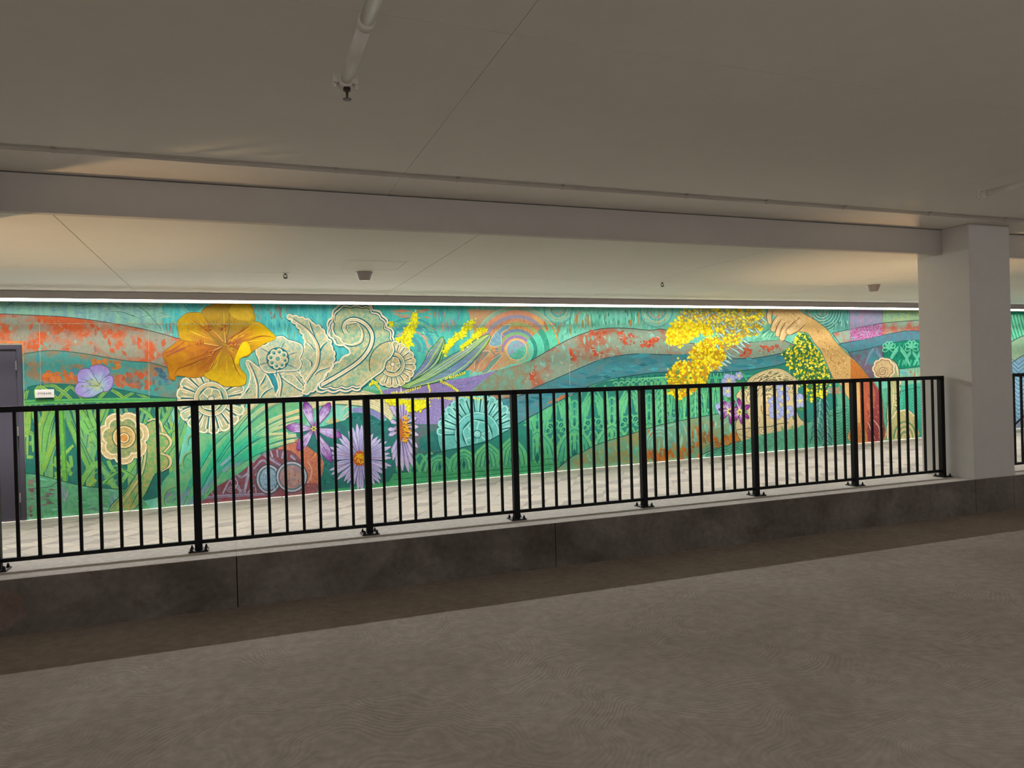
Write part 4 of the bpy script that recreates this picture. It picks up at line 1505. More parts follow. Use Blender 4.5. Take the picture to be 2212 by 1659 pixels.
for (x, y, r, ry) in ((580, 1035, 25, 30), (630, 1030, 32, 32)):
    bv.disc(x, y, r + 3, (60, 90, 96), None, ry + 3, 30)
    bv.disc(x, y, r, (156, 150, 178), (130, 170, 190), ry, 30)
    bv.arc(x, y, r - 1, 0, 360, 3.2, (196, 186, 200), None, ry - 1)
    bv.arc(x, y, r - 5, 0, 360, 2.0, (50, 110, 112), None, ry - 5)
    bv.disc(x, y, r - 6.5, (126, 168, 192) if x < 600 else (160, 130, 140), (150, 180, 200) if x < 600 else (190, 150, 130), ry - 6.5, 30)
bv.hatch(pp('565,1015 595,1015 600,1060 565,1060'), 60, 60, 6, 1.5, [(90, 130, 160), (176, 200, 214)], 60)
bv.hatch(pp('612,1008 650,1008 652,1050 612,1052'), 70, 30, 5, 1.5, [(130, 100, 120), (200, 160, 130), (140, 170, 190)], 70)
bv.done()

# ---- carved leaf strands sweeping down to the left
st = Paint('carved_strands', mat='brush', label='cream to green carved leaf strands sweeping down to the left')
st.fill(pp('470,905 540,880 600,850 680,842 760,838 820,845 846,870 842,888 800,872 740,872 690,880 660,915 640,930 600,945 560,985 520,1020 470,1050 430,1085 345,1098 352,1040 400,990 425,940'), (78, 176, 130), (126, 184, 132), 3)
CG = [(212, 200, 150), (170, 190, 136), (76, 184, 134), (48, 180, 136), (60, 178, 146), (146, 154, 186)]
for q, w in (('1700,60 1400,120 1100,330 800,640 620,900 480,1200 400,1330', 13), ('1500,60 1250,190 1000,420 760,720 560,1050 430,1330', 12), ('1250,60 1050,260 860,520 640,860 470,1180 340,1330', 12), ('1150,130 900,380 700,560 560,760 380,1100 280,1330', 12), ('1700,200 1350,330 1080,520 860,720 660,960 500,1250', 13), ('1700,280 1450,360 1180,520 940,700 740,920 560,1180', 13), ('1640,360 1380,440 1140,560 960,680 760,860', 12), ('1560,480 1300,500 1150,540 1000,650 780,840', 12), ('1700,500 1450,540 1200,640 960,780 780,930', 14), ('1640,560 1360,640 1120,740 900,880', 12)):
    gstroke(st, t8(q), w, [vary(c, 10) for c in CG], (0.5, 0.4))
    pts = spline(t8(q), 8)
    gstroke(st, [(x + w * 0.42, y + w * 0.2) for x, y in pts], 1.7, [(20, 112, 116), (20, 112, 110), (20, 100, 92)], (0.6, 0.5), 0)
    gstroke(st, [(x - w * 0.3, y - w * 0.2) for x, y in pts[:len(pts) // 2]], 1.3, [(240, 226, 190), (150, 200, 150)], (0.6, 0.3), 0)
for cx, cy, r in ((415, 1000, 22), (392, 1018, 14), (378, 1080, 26), (420, 955, 16)):
    st.arc(cx, cy, r, 150, 280, 3.0, (150, 170, 110), None, r * 1.15, (0.5, 0.5))
    st.arc(cx, cy, r - 3, 150, 280, 1.4, (24, 110, 84), None, (r - 3) * 1.15, (0.5, 0.5))
st.hatch(pp('352,1062 380,1055 430,1050 420,1090 360,1094'), 26, -55, 20, 4.5, [(140, 140, 180), (120, 150, 160), (90, 170, 140)], 14)
st.done()
# the arch of long lines behind the railing
ar = Paint('carved_arch', mat='fine', label='cream ribbed arch above the purple flower', kind='stuff')
for k in range(7):
    f = k / 6
    y0 = 846 + f * 26
    pts = [(655, y0 + 10 + 8 * f), (700, y0 + 1), (750, y0 - 2 + 2 * f), (800, y0 + 4 + 4 * f), (838, y0 + 22 + 8 * f), (852 - f * 8, y0 + 40 + 4 * f)]
    ar.stroke(pts, 6.4, vary((214, 200, 150), 14), vary((180, 188, 140), 10), (0.6, 0.5))
    ar.stroke([(x, y + 2.6) for x, y in spline(pts, 6)], 1.2, (28, 118, 116), None, (0.6, 0.5), 0)
    ar.stroke([(x, y - 1.4) for x, y in spline(pts, 6)], 1.0, (246, 234, 204), None, (0.6, 0.5), 0)
ar.fill(pp('765,880 800,884 830,896 832,905 818,906 800,895 765,892'), (126, 128, 176), (140, 140, 190), 4)
ar.fill(pp('760,892 800,896 822,908 850,915 845,975 800,940 765,935 745,915'), (24, 116, 108), (36, 96, 98), 4)
ar.hatch(pp('760,895 845,915 842,965 765,930'), 40, -30, 22, 2.0, [(60, 140, 130), (16, 84, 84), (90, 150, 140)], 30)
for q in ('120,240 200,190 250,260', '330,250 400,200 440,220', '340,340 420,260 430,300 330,380'):
    ar.stroke(t9(q), 3, (236, 214, 170), None, (0.5, 0.5))
ar.fill(t9('130,400 220,330 340,400 360,470 250,450'), (200, 184, 120), (160, 180, 130))
ar.done()

# ---- carved acanthus leaves, pale stone
STN = dict(body=(160, 192, 164), body2=(214, 202, 154))


def carved(name, outline, label, ribs, rib_w=4.0, n=4, side=None, parent=None, lobes=0):
    p = Paint(name, parent, 'fine', label)
    op = spline(outline, n, True)
    if lobes:
        op = scalloped(op, lobes, 3.0)
    p.stroke([(x + 1.4, y + 1.4) for x, y in op], 6.0, (14, 112, 124), None, (1, 1), 0, True)
    p.fill(op, STN['body'], STN['body2'])
    xs = [q[0] for q in op]
    p.hatch(op, int((max(xs) - min(xs)) * 1.3), -50, 12, 1.8, [(140, 176, 150), (222, 206, 160), (150, 190, 176), (206, 186, 130)], 30)
    if side:
        for q in side:
            p.stroke(q, 3.6, (16, 116, 126), None, (0.4, 0.3))
            p.stroke([(x - 2.6, y - 0.8) for x, y in q], 2.4, CR, None, (0.4, 0.3))
    for q in ribs:
        pts = spline(q, 6)
        p.stroke(pts, rib_w, (206, 200, 160), CR2, (0.5, 0.7), 0)
        p.stroke([(x + rib_w * 0.62, y + 0.8) for x, y in pts], 2.6, (14, 110, 122), None, (0.6, 0.8), 0)
        p.stroke([(x - rib_w * 0.45, y - 0.4) for x, y in pts], 2.0, CR, None, (0.6, 0.8), 0)
    p.stroke(op, 2.8, CR, None, (1, 1), 0, True)
    return p.done()


shell('cream_shell', 456, 862, 73, 38, 25, 17, 95, 455, (150, 180, 150), (206, 190, 140), CR, (14, 104, 114), 'large cream shell rosette under the golden flower')
carved('acanthus_leaf', t2('1060,828 1110,830 1170,880 1240,930 1310,1000 1345,1060 1370,1120 1420,1200 1430,1300 1000,1300 1040,1210 1090,1120 1110,1020 1100,960 1070,890'),
       'upright carved leaf right of the golden flower', [t2('1090,850 1150,980 1190,1120 1190,1290')], 4, 3,
       [t2('1300,1000 1260,1080 1230,1120'), t2('1380,1150 1290,1200 1230,1280'), t2('1100,1150 1050,1220')])
sp_ = Paint('teal_gap', mat='brush')
sp_.fill(t2('1330,970 1390,955 1430,1080 1440,1270 1400,1190 1380,1100'), (40, 140, 156), (60, 160, 170), 3)
sp_.done()
sp_ = Paint('teal_gap', mat='brush')
sp_.fill(t2('1580,1150 1680,1190 1760,1250 1660,1250'), (60, 170, 176), (40, 140, 150), 3)
sp_.done()
carved('carved_stalk', t2('1390,950 1470,940 1560,1010 1620,1100 1740,1180 1790,1230 1430,1270 1450,1150 1430,1050'), 'carved stalk joining the pale rosette', [t2('1440,960 1480,1080 1460,1250')], 3, 3)
carved('carved_bud', t2('1480,990 1560,950 1660,950 1740,1000 1790,1070 1800,1130 1760,1180 1690,1160 1620,1110 1540,1060'), 'small carved bud beside the pale rosette', [t2('1540,990 1640,1010 1700,1080 1740,1120')], 3, 3)
carved('acanthus_leaf', t2('1545,285 1640,290 1740,315 1830,345 1860,385 1930,410 1990,470 2020,540 2070,590 2080,660 2110,720 2112,800 2090,870 2060,950 2000,1050 1930,1130 1850,1190 1740,1225 1770,1100 1700,960 1730,860 1710,760 1755,660 1760,580 1710,470 1650,390 1590,340'),
       'tall curved carved leaf with a split tip', [t2('1600,320 1760,430 1870,560 1920,700 1900,880 1820,1000 1760,1090')], 7, 3,
       [t2('1820,360 1850,460 1890,540'), t2('2030,600 1970,660 1930,760'), t2('2060,910 1950,940 1880,1000'), t2('1760,590 1830,640 1880,700'), t2('1770,790 1840,850 1840,900')], None, 14)
# big volute
VO = t3('90,300 180,160 370,140 540,160 600,225 680,260 740,340 750,405 810,470 832,560 810,620 832,700 790,785 735,835 705,930 610,1005 540,1055 430,1150 330,1175 -80,1185 -40,1090 130,870 290,750 300,672 200,640 130,600 70,520 40,430 60,360')
vo = Paint('carved_volute', mat='fine', label='big pale carved volute with a scalloped edge')
op = scalloped(spline(VO, 4, True), 27, 5.0)
vo.stroke([(x + 1.8, y + 1.6) for x, y in op], 5.0, (14, 118, 126), None, (1, 1), 0, True)
vo.fill(op, (132, 182, 154), (202, 196, 146))
vo.hatch(op, 260, 50, 6, 1.8, [(120, 170, 150), (216, 206, 158), (176, 190, 140), (140, 180, 160)], 70)
vo.hatch(t3('0,1160 200,940 420,760 520,560 560,560 560,700 420,900 260,1080 200,1160'), 60, -45, 18, 2.4, [(214, 200, 150), (196, 200, 150)], 12)
main = spline(t3('-60,1130 200,980 420,830 540,680 575,540 530,430 440,355 340,332 260,370 238,440 265,495'), 8)
for off, w, c in ((0, 7, (206, 200, 160)), (5.0, 3.0, (12, 104, 116)), (-4.6, 2.6, (12, 104, 116)), (2.4, 2.4, CR), (-1.8, 2.2, (240, 226, 190))):
    d_ = np.gradient(np.array(main), axis=0)
    L_ = np.hypot(d_[:, 0], d_[:, 1]) + 1e-9
    vo.stroke([(m_[0] - d_[i, 1] / L_[i] * off, m_[1] + d_[i, 0] / L_[i] * off) for i, m_ in enumerate(main)], w, c, None, (1, 0.4), 0)
inner = t3('270,390 380,370 440,430 460,520 430,600 330,640 250,625 200,570 135,520 100,440 110,380 95,330 130,260 190,200')
vo.stroke(inner, 6, (200, 200, 160), CR2, (0.4, 0.6))
vo.stroke([(x + 3.0, y + 2.4) for x, y in spline(inner, 6)], 2.6, (14, 112, 120), None, (0.5, 0.5), 0)
vo.stroke([(x - 1.6, y - 1.4) for x, y in spline(inner, 6)], 2.4, CR, None, (0.5, 0.5), 0)
for sc, w, c in ((0.955, 3.0, (14, 108, 116)), (0.925, 3.2, CR), (0.90, 1.8, (14, 108, 116))):
    vo.stroke([tuple(np.array([772, 752]) + (np.array(q) - [772, 752]) * sc) for q in op], w, c, None, (1, 1), 0, True)
vo.stroke(op, 3.4, CR, None, (1, 1), 0, True)
for q in ('640,780 660,860 640,920', '530,160 555,190 550,230', '150,200 170,165 200,150'):
    vo.stroke(t3(q), 2.0, CR, None, (0.5, 0.5))
vo.done()
shell('small_shell', 848, 787, 49, 28, 17, 12, -92, 128, (156, 180, 142), (212, 184, 128), CR, (14, 100, 106), 'small cream shell rosette under the big volute')
# volute edge laps over the shell's left side
vl = Paint('volute_edge', mat='fine')
EDG = spline(t3('810,620 832,700 790,785 735,835 705,930 610,1005 540,1055 430,1150'), 6)
vl.fill(EDG + t3('420,1080 520,980 620,900 640,780 720,740 760,660'), (160, 186, 150), (206, 198, 150))
vl.stroke([(x + 1.6, y + 1.4) for x, y in EDG], 3.4, (14, 112, 118), None, (1, 1), 0)
vl.stroke(EDG, 2.4, CR, None, (1, 1), 0)
vl.stroke([(x - 7, y - 4) for x, y in EDG], 1.8, CR2, None, (1, 1), 0)
vl.done()
# pale rosette
ro = Paint('pale_rosette', mat='fine', label='pale carved rosette with a beaded centre')
RC = (600, 775)
RO = t2('1180,680 1200,640 1290,640 1380,560 1490,535 1560,580 1640,600 1720,640 1730,720 1700,800 1720,860 1680,930 1580,945 1450,950 1390,965 1290,960 1225,880 1210,800 1180,740')
ro.stroke(RO, 5.5, (14, 118, 128), None, (1, 1), 4, True)
ro.fill(RO, (150, 190, 170), (214, 200, 156), 4)
ro.hatch(spline(RO, 4, True), 90, 30, 5, 1.8, [(120, 176, 176), (226, 210, 160), (150, 190, 190)], 80)
ro.stroke(RO, 2.4, CR, None, (1, 1), 4, True)
for a in (-70, -20, 30, 95, 160, 215):
    t = math.radians(a)
    ro.stroke([(RC[0] + 24 * math.cos(t), RC[1] + 24 * math.sin(t)), (RC[0] + 46 * math.cos(t), RC[1] + 42 * math.sin(t))], 1.8, (30, 120, 136), None, (0.6, 0.3))
ro.disc(RC[0], RC[1], 25, (20, 112, 118))
for i in range(8):
    t = 2 * math.pi * i / 8 + 0.2
    x, y = RC[0] + 15.5 * math.cos(t), RC[1] + 15.5 * math.sin(t)
    ro.disc(x, y, 7.2, CR, CR2)
    ro.disc(x, y, 4.8, (130, 186, 168), (176, 196, 150))
    ro.disc(x + 1, y + 1, 2.4, (40, 130, 140))
ro.disc(RC[0], RC[1], 9, (190, 196, 160))
ro.arc(RC[0], RC[1], 7, 0, 360, 2.0, CR)
ro.disc(RC[0], RC[1], 4.4, (110, 176, 160))
ro.done()

# ---- golden trumpet flower
GC = (340 + 805 / 5.53, 630 + 640 / 5.53)
gf = Paint('golden_flower', mat='brush', label='huge golden trumpet flower')
gf.fill(t2('310,560 180,680 120,850 170,1000 400,1000 600,980 760,1080 960,1100 1020,990 950,850 1100,720 1330,560 1200,420 1110,300 1060,150 760,150 580,250 400,280 280,380'), (186, 118, 30), (200, 140, 30), 2)
gfo = gf.done()
PET = [
    ('290,575 180,640 65,745 110,850 130,950 150,1030 210,1060 215,1010 290,1005 400,1025 490,1020 560,1000 640,930 720,780 800,650 640,590 450,570', [(150, 96, 46), (184, 104, 40), (206, 132, 24), (196, 122, 20)], [(172, 100, 60), (200, 118, 30), (214, 150, 20), (210, 140, 14)]),
    ('235,370 330,270 430,250 530,265 640,400 740,540 810,640 600,610 290,575 255,480', [(140, 100, 44), (196, 128, 48), (206, 152, 40), (212, 172, 30)], [(160, 110, 60), (200, 140, 40), (220, 176, 20), (228, 186, 16)]),
    ('530,265 560,200 640,160 730,120 895,120 870,200 850,350 830,520 812,640 730,520 640,390', [(130, 110, 44), (176, 140, 50), (190, 156, 52), (202, 164, 56)], [(150, 120, 50), (190, 150, 50), (206, 166, 40), (196, 156, 60)]),
    ('895,120 1080,120 1130,180 1165,300 1150,360 1080,420 950,500 850,570 812,640 835,450 865,250', [(150, 110, 60), (176, 134, 60), (196, 160, 44), (206, 170, 40)], [(160, 120, 50), (190, 150, 50), (210, 176, 30), (216, 180, 30)]),
    ('1150,360 1230,375 1300,430 1415,550 1300,610 1180,680 1110,740 1050,780 900,760 812,640 860,565 960,500 1080,420', [(140, 90, 50), (190, 116, 40), (226, 176, 14), (240, 200, 6)], [(150, 92, 50), (180, 110, 60), (230, 180, 10), (244, 206, 8)]),
    ('800,650 720,760 660,890 620,950 555,985 610,1040 720,1080 760,1110 820,1130 940,1130 1045,1105 1060,1000 1000,930 975,850 985,800 960,700 870,650', [(150, 100, 40), (206, 146, 30), (226, 184, 14), (238, 200, 6)], [(160, 116, 40), (196, 160, 20), (214, 176, 20), (232, 190, 10)]),
]
for q, ra, rb in PET:
    p = Paint('petal', gfo, 'brush')
    pts = spline(t2(q), 3, True)
    p.stroke(pts, 1.8, (120, 96, 26), None, (1, 1), 0, True)
    ra, rb = [tuple(v * 0.93 for v in c_) for c_ in ra], [tuple(v * 0.93 for v in c_) for c_ in rb]
    p.grad(pts, GC, ra, rb, 0, 8)
    m = len(pts)
    for k in range(26):
        e = pts[random.randrange(m)]
        a, b = random.uniform(0.15, 0.5), random.uniform(0.6, 0.93)
        mid = (random.uniform(-2, 2), random.uniform(-2, 2))
        q_ = [(GC[0] + (e[0] - GC[0]) * a, GC[1] + (e[1] - GC[1]) * a), (GC[0] + (e[0] - GC[0]) * (a + b) / 2 + mid[0], GC[1] + (e[1] - GC[1]) * (a + b) / 2 + mid[1]), (GC[0] + (e[0] - GC[0]) * b, GC[1] + (e[1] - GC[1]) * b)]
        p.stroke(q_, random.uniform(0.6, 1.6), vary(random.choice([ra[1], ra[2], rb[3], (150, 90, 30), (236, 196, 60)]), 16), None, (0.2, 0.2), 4)
    p.done()
fo = Paint('petal_folds', gfo, 'brush', kind='stuff')
fo.fill(t2('1060,598 1010,615 960,710 920,830 905,900 940,860 960,870 975,850 985,800 1040,770 1110,735 1112,690 1095,635'), (244, 212, 0), (236, 196, 8), 3)
fo.lines([t2('780,660 640,760 440,850 260,920 200,1000'), t2('850,720 900,800 930,900 1000,1020'), t2('1090,590 1180,545 1280,530 1400,548'), t2('1080,420 960,500 860,560')], 2.4, (140, 78, 26))
fo.lines([t2('80,740 200,690 320,600'), t2('110,770 260,700 400,640')], 5, (160, 86, 66), (176, 100, 50))
fo.stroke(t2('780,650 680,560 560,430'), 4, (130, 120, 40), None, (0.4, 0.2))
fo.stroke(t2('812,640 840,520 860,380 885,160'), 2.0, (120, 104, 60), None, (0.4, 0.4))
fo.fill(t2('860,250 960,330 1130,330 1100,170 900,160'), (206, 172, 40), (214, 178, 50), 3)
fo.done()
for q, ax in (('790,600 720,520 640,450', (605, 430)), ('815,610 805,500 795,450', (795, 425)), ('740,645 640,635 540,615', (500, 605)), ('860,640 880,630', (900, 620)), ('770,655 700,690 660,715', (622, 735))):
    s = Paint('stamen', gfo, 'fine')
    s.stroke([(x + 1.2, y + 1.4) for x, y in spline(t2(q), 5)], 2.8, (120, 80, 40), None, (0.8, 0.8), 0)
    s.stroke(t2(q), 2.0, (222, 166, 80), None, (0.8, 0.8))
    cx, cy = t2('%d,%d' % ax)[0]
    for k in range(13):
        x, y = cx + random.uniform(-8, 8), cy + random.uniform(-6.5, 6.5)
        s.disc(x, y, 2.6, (116, 64, 30), None, 2.2, 10)
        s.disc(x - 0.4, y - 0.4, 1.8, vary((216, 134, 44), 20), None, 1.5, 10)
    s.done()

# ---- small blue violet flower on the left
bf = Paint('violet_flower', mat='brush', label='pale violet flower with a green throat beside the storage sign')
bfo = bf.disc(206, 832, 10, (150, 190, 120), (176, 206, 120)).done()
BC = (211, 832)
for q in ('1190,1180 1080,990 1085,950 1190,930 1290,970 1310,1030 1260,1080 1215,1150', '1190,1185 1210,1130 1260,1080 1320,1055 1352,1100 1340,1180 1290,1240 1235,1240', '1190,1185 1090,1140 960,1150 925,1090 940,1010 1010,975 1080,990 1130,1080', '1190,1190 1100,1180 1000,1140 930,1150 895,1220 920,1280 1000,1315 1100,1310 1180,1270 1235,1235'):
    p = Paint('petal', bfo, 'fine')
    P = spline(t1(q), 4, True)
    p.stroke(P, 2.0, (86, 70, 116), None, (1, 1), 0, True)
    p.grad(P, BC, [(206, 214, 130), (160, 190, 200), (166, 160, 214), (160, 134, 206)], [(190, 210, 120), (150, 180, 214), (150, 150, 214), (176, 150, 214)], 0, 6)
    for k in range(9):
        e = P[random.randrange(len(P))]
        p.stroke([(BC[0] + (e[0] - BC[0]) * a, BC[1] + (e[1] - BC[1]) * a) for a in (0.3, 0.55, 0.9)], 0.9, random.choice([(90, 90, 160), (120, 110, 180), (200, 200, 236)]), None, (0.3, 0.2), 3)
    p.done()
s = Paint('stamen', bfo, 'fine')
for q in ('1190,1185 1120,1150 1040,1125', '1190,1190 1080,1185 985,1185', '1190,1180 1140,1130 1095,1105'):
    s.stroke(t1(q), 2.6, (40, 80, 90), None, (0.6, 0.9))
    s.stroke(t1(q), 1.5, (206, 216, 140), None, (0.6, 0.9))
    e = t1(q)[-1]
    s.disc(e[0], e[1], 2.6, (40, 84, 80), None, 2.0, 10)
    s.disc(e[0], e[1], 1.5, (190, 206, 120), None, 1.2, 8)
s.done()

# ---- scalloped cream fossil flower on the left
ff = Paint('scalloped_flower', mat='fine', label='cream scalloped scroll flower between the deco blades on the left')
STM = t7('1700,420 1860,320 1960,420 2040,560 2040,620 1960,700 2030,780 2040,860 1930,930 1850,960 1780,1100 1700,1250 1560,1400 1300,1400 1480,1180 1640,960 1720,760 1720,560')
ff.stroke(STM, 4, (16, 110, 96), None, (1, 1), 3, True)
ff.fill(STM, (112, 170, 104), (176, 170, 104), 3)
for q in ('1760,330 1850,310 1920,360 1940,460', '1900,480 2000,510 2040,600 1960,700', '1920,720 2020,760 2030,860 1930,930'):
    ff.stroke(t7(q), 5, (222, 190, 130), (206, 170, 110), (0.6, 0.6))
    ff.stroke([(x - 4, y + 1) for x, y in spline(t7(q), 5)], 2.0, (50, 120, 84), None, (0.5, 0.5), 0)
    ff.stroke([(x + 1.5, y - 1) for x, y in spline(t7(q), 5)], 1.4, CR, None, (0.5, 0.5), 0)
ff.lines([t7('1660,450 1720,560 1735,740 1690,960 1560,1160 1400,1380'), t7('1690,640 1700,760 1670,900')], 3.0, (206, 206, 150))
ff.lines([t7('1680,450 1745,560 1755,740 1710,960 1580,1180 1440,1390'), t7('1620,980 1500,1180 1320,1390'), t7('1700,1060 1620,1240 1540,1390')], 1.6, (18, 100, 84))
fc = (266, 946)
sc1 = scallop(fc[0], fc[1], 56, 7, 10, 370, 0.16)
ff.stroke(sc1, 5, (20, 112, 104), None, (1, 1), 1, True)
ff.fill(sc1, (190, 176, 120), (214, 190, 140))
ff.stroke(sc1, 3.4, CR, CR2, (1, 1), 1, True)
sc2 = scallop(fc[0], fc[1], 45, 7, 10, 370, 0.18)
ff.stroke(sc2, 2.4, (60, 120, 90), None, (1, 1), 1, True)
ff.fill(scallop(fc[0], fc[1], 42, 7, 10, 370, 0.18), (120, 150, 104), (176, 166, 104))
ff.stroke(sc2, 2.0, CR, None, (1, 1), 1, True)
ff.disc(fc[0] + 2, fc[1] - 2, 26, (30, 80, 70))
ff.disc(fc[0] + 2, fc[1] - 2, 24.5, (206, 170, 110), (170, 150, 90))
ff.arc(fc[0] + 2, fc[1] - 2, 22, 0, 360, 2.0, (226, 206, 150))
ff.disc(fc[0] + 2, fc[1] + 0, 12, (26, 76, 64))
ff.disc(fc[0] + 2, fc[1] + 0, 10.5, (240, 220, 170))
ff.disc(fc[0] + 2, fc[1] + 0, 8.5, (206, 150, 76), (190, 130, 60))
ff.done()

# ---- asters
def aster(cx, cy, n, L, sq, label, cang=None, core=(15, 16)):
    c = Paint('aster_core', None, 'fine')
    p0 = Paint('aster', mat='fine', label=label)
    p0.disc(cx, cy, 20, (120, 90, 140), (90, 70, 120))
    o = p0.done()
    c.parent = o
    order = list(range(n))
    random.shuffle(order)
    for i in order:
        a = 360 * i / n + random.uniform(-3, 3)
        l = L * random.uniform(0.86, 1.08) * math.hypot(math.cos(math.radians(a)) * sq[0], math.sin(math.radians(a)) * sq[1])
        q = petal_pts(cx, cy, math.degrees(math.atan2(math.sin(math.radians(a)) * sq[1], math.cos(math.radians(a)) * sq[0])), l, 9.0 * (0.75 + 0.25 * sq[0]), 0.7, 0.2)
        p = Paint('petal', o, 'fine')
        P = spline(q, 3, True)
        p.stroke(P, 1.4, (60, 70, 110), None, (1, 1), 0, True)
        p.grad(P, (cx, cy), [(150, 130, 180), (176, 170, 214), (206, 200, 232)], [(160, 140, 190), (156, 164, 214), (190, 186, 226)], 0, 4)
        t = q[4]
        p.stroke([(cx + (t[0] - cx) * k, cy + (t[1] - cy) * k) for k in (0.3, 0.6, 0.92)], 1.0, random.choice([(226, 220, 240), (120, 120, 180), (196, 130, 150)]), None, (0.2, 0.2), 3)
        p.done()
    c.disc(cx, cy, core[0], (170, 84, 30), None, core[1])
    for k in range(110):
        r = math.sqrt(random.random())
        a = random.random() * 6.283
        c.disc(cx + r * core[0] * math.cos(a), cy + r * core[1] * math.sin(a), 1.5, vary((222, 170, 20) if r < 0.75 else (186, 90, 40), 26), None, 1.5, 7)
    c.done()
    return o


# dark ground under the flowers
dg_ = Paint('dark_foliage', mat='brush', label='dark teal foliage behind the asters')
dg_.fill(pp('640,935 700,920 760,905 800,915 850,930 860,980 840,1040 800,1062 690,1075 700,1000 660,960'), (36, 124, 110), (48, 104, 108), 3)
dg_.hatch(pp('700,930 850,935 840,1030 700,1050'), 40, 60, 20, 2.4, [(60, 140, 120), (20, 80, 80), (50, 120, 130)], 60)
dg_.fill(pp('690,1062 760,1052 850,1040 850,1062 690,1080'), (56, 150, 96), (70, 160, 100), 2)
dg_.done()
aster(778, 990, 34, 70, (0.98, 1.0), 'round lavender aster with an orange eye behind the railing')
# aster seen from the side
sa = Paint('aster', mat='fine', label='lavender aster seen from the side below the violet field')
sao = sa.disc(868, 930, 9, (150, 90, 60), (130, 80, 70), 26).done()
for a, l, x0, y0 in ((-100, 72, 868, 912), (-108, 66, 866, 914), (-93, 78, 870, 912), (-116, 52, 864, 915), (-85, 70, 873, 910), (-78, 55, 876, 912), (150, 22, 862, 920), (175, 22, 860, 926), (-160, 20, 862, 916), (160, 24, 862, 932), (20, 30, 876, 930), (0, 28, 876, 922), (-30, 28, 876, 915), (45, 38, 876, 940), (62, 52, 874, 944), (72, 66, 872, 946), (80, 74, 870, 948), (88, 70, 867, 948), (97, 64, 864, 946), (105, 52, 862, 944), (112, 42, 862, 940), (68, 40, 876, 944)):
    p = Paint('petal', sao, 'fine')
    q = petal_pts(x0, y0, a, l, 9, 0.72, 0.22)
    P = spline(q, 3, True)
    p.stroke(P, 1.4, (64, 66, 104), None, (1, 1), 0, True)
    p.grad(P, (x0, y0), [(150, 130, 176), (176, 166, 206), (206, 196, 226)], [(160, 150, 196), (160, 150, 200), (196, 190, 226)], 0, 4)
    p.stroke([(x0 + (q[4][0] - x0) * k, y0 + (q[4][1] - y0) * k) for k in (0.2, 0.6, 0.9)], 1.0, (226, 216, 236), None, (0.2, 0.2), 3)
    p.done()
c = Paint('aster_core', sao, 'fine')
c.disc(863, 928, 7, (186, 104, 50), (150, 84, 50), 26)
for k in range(110):
    y = random.uniform(900, 955)
    x = 868 + random.uniform(0, 1) * (14 * math.cos((y - 928) / 30))
    c.stroke([(x, y), (x + random.uniform(4, 9), y + random.uniform(-4, 4))], 1.8, vary((230, 180, 20) if random.random() < 0.65 else (206, 120, 40), 20), None, (0.6, 0.3), 2)
c.done()

# ---- purple star lily
def star(cx, cy, petals, label, cols, wid=13, name='star_lily'):
    p = Paint(name, mat='fine', label=label)
    o = p.disc(cx, cy, 7, (196, 206, 60), (150, 170, 50)).done()
    for a, l in petals:
        q = petal_pts(cx, cy, a, l, wid, 0.6, 0.24)
        P = spline(q, 4, True)
        t = Paint('petal', o, 'fine')
        t.stroke(P, 1.6, (60, 30, 80), None, (1, 1), 0, True)
        t.grad(P, (cx, cy), cols[0], cols[1], 0, 6)
        for k in (-0.22, 0, 0.22):
            e = (q[4][0] - (q[4][1] - cy) * k, q[4][1] + (q[4][0] - cx) * k)
            t.stroke([(cx + (e[0] - cx) * f, cy + (e[1] - cy) * f) for f in (0.25, 0.55, 0.88)], 1.3, random.choice([(110, 40, 120), (206, 200, 232), (150, 90, 170)]), None, (0.2, 0.2), 3)
        t.done()
    e = Paint('stamen', o, 'fine')
    for k in range(6):
        a = k * 1.05
        e.stroke([(cx, cy), (cx + 6 * math.cos(a), cy + 6 * math.sin(a))], 2.4, (226, 226, 90), None, (0.6, 1))
    e.disc(cx, cy, 2.4, (90, 110, 30))
    e.done()
    return o


VC = ([(120, 60, 130), (206, 196, 226), (186, 170, 214), (130, 50, 140)], [(100, 40, 110), (190, 180, 220), (150, 110, 180), (110, 40, 130)])
star(678, 926, [(-108, 62), (-58, 66), (183, 60), (128, 58), (15, 62), (62, 82)], 'purple star lily beside the round aster', VC, 20)

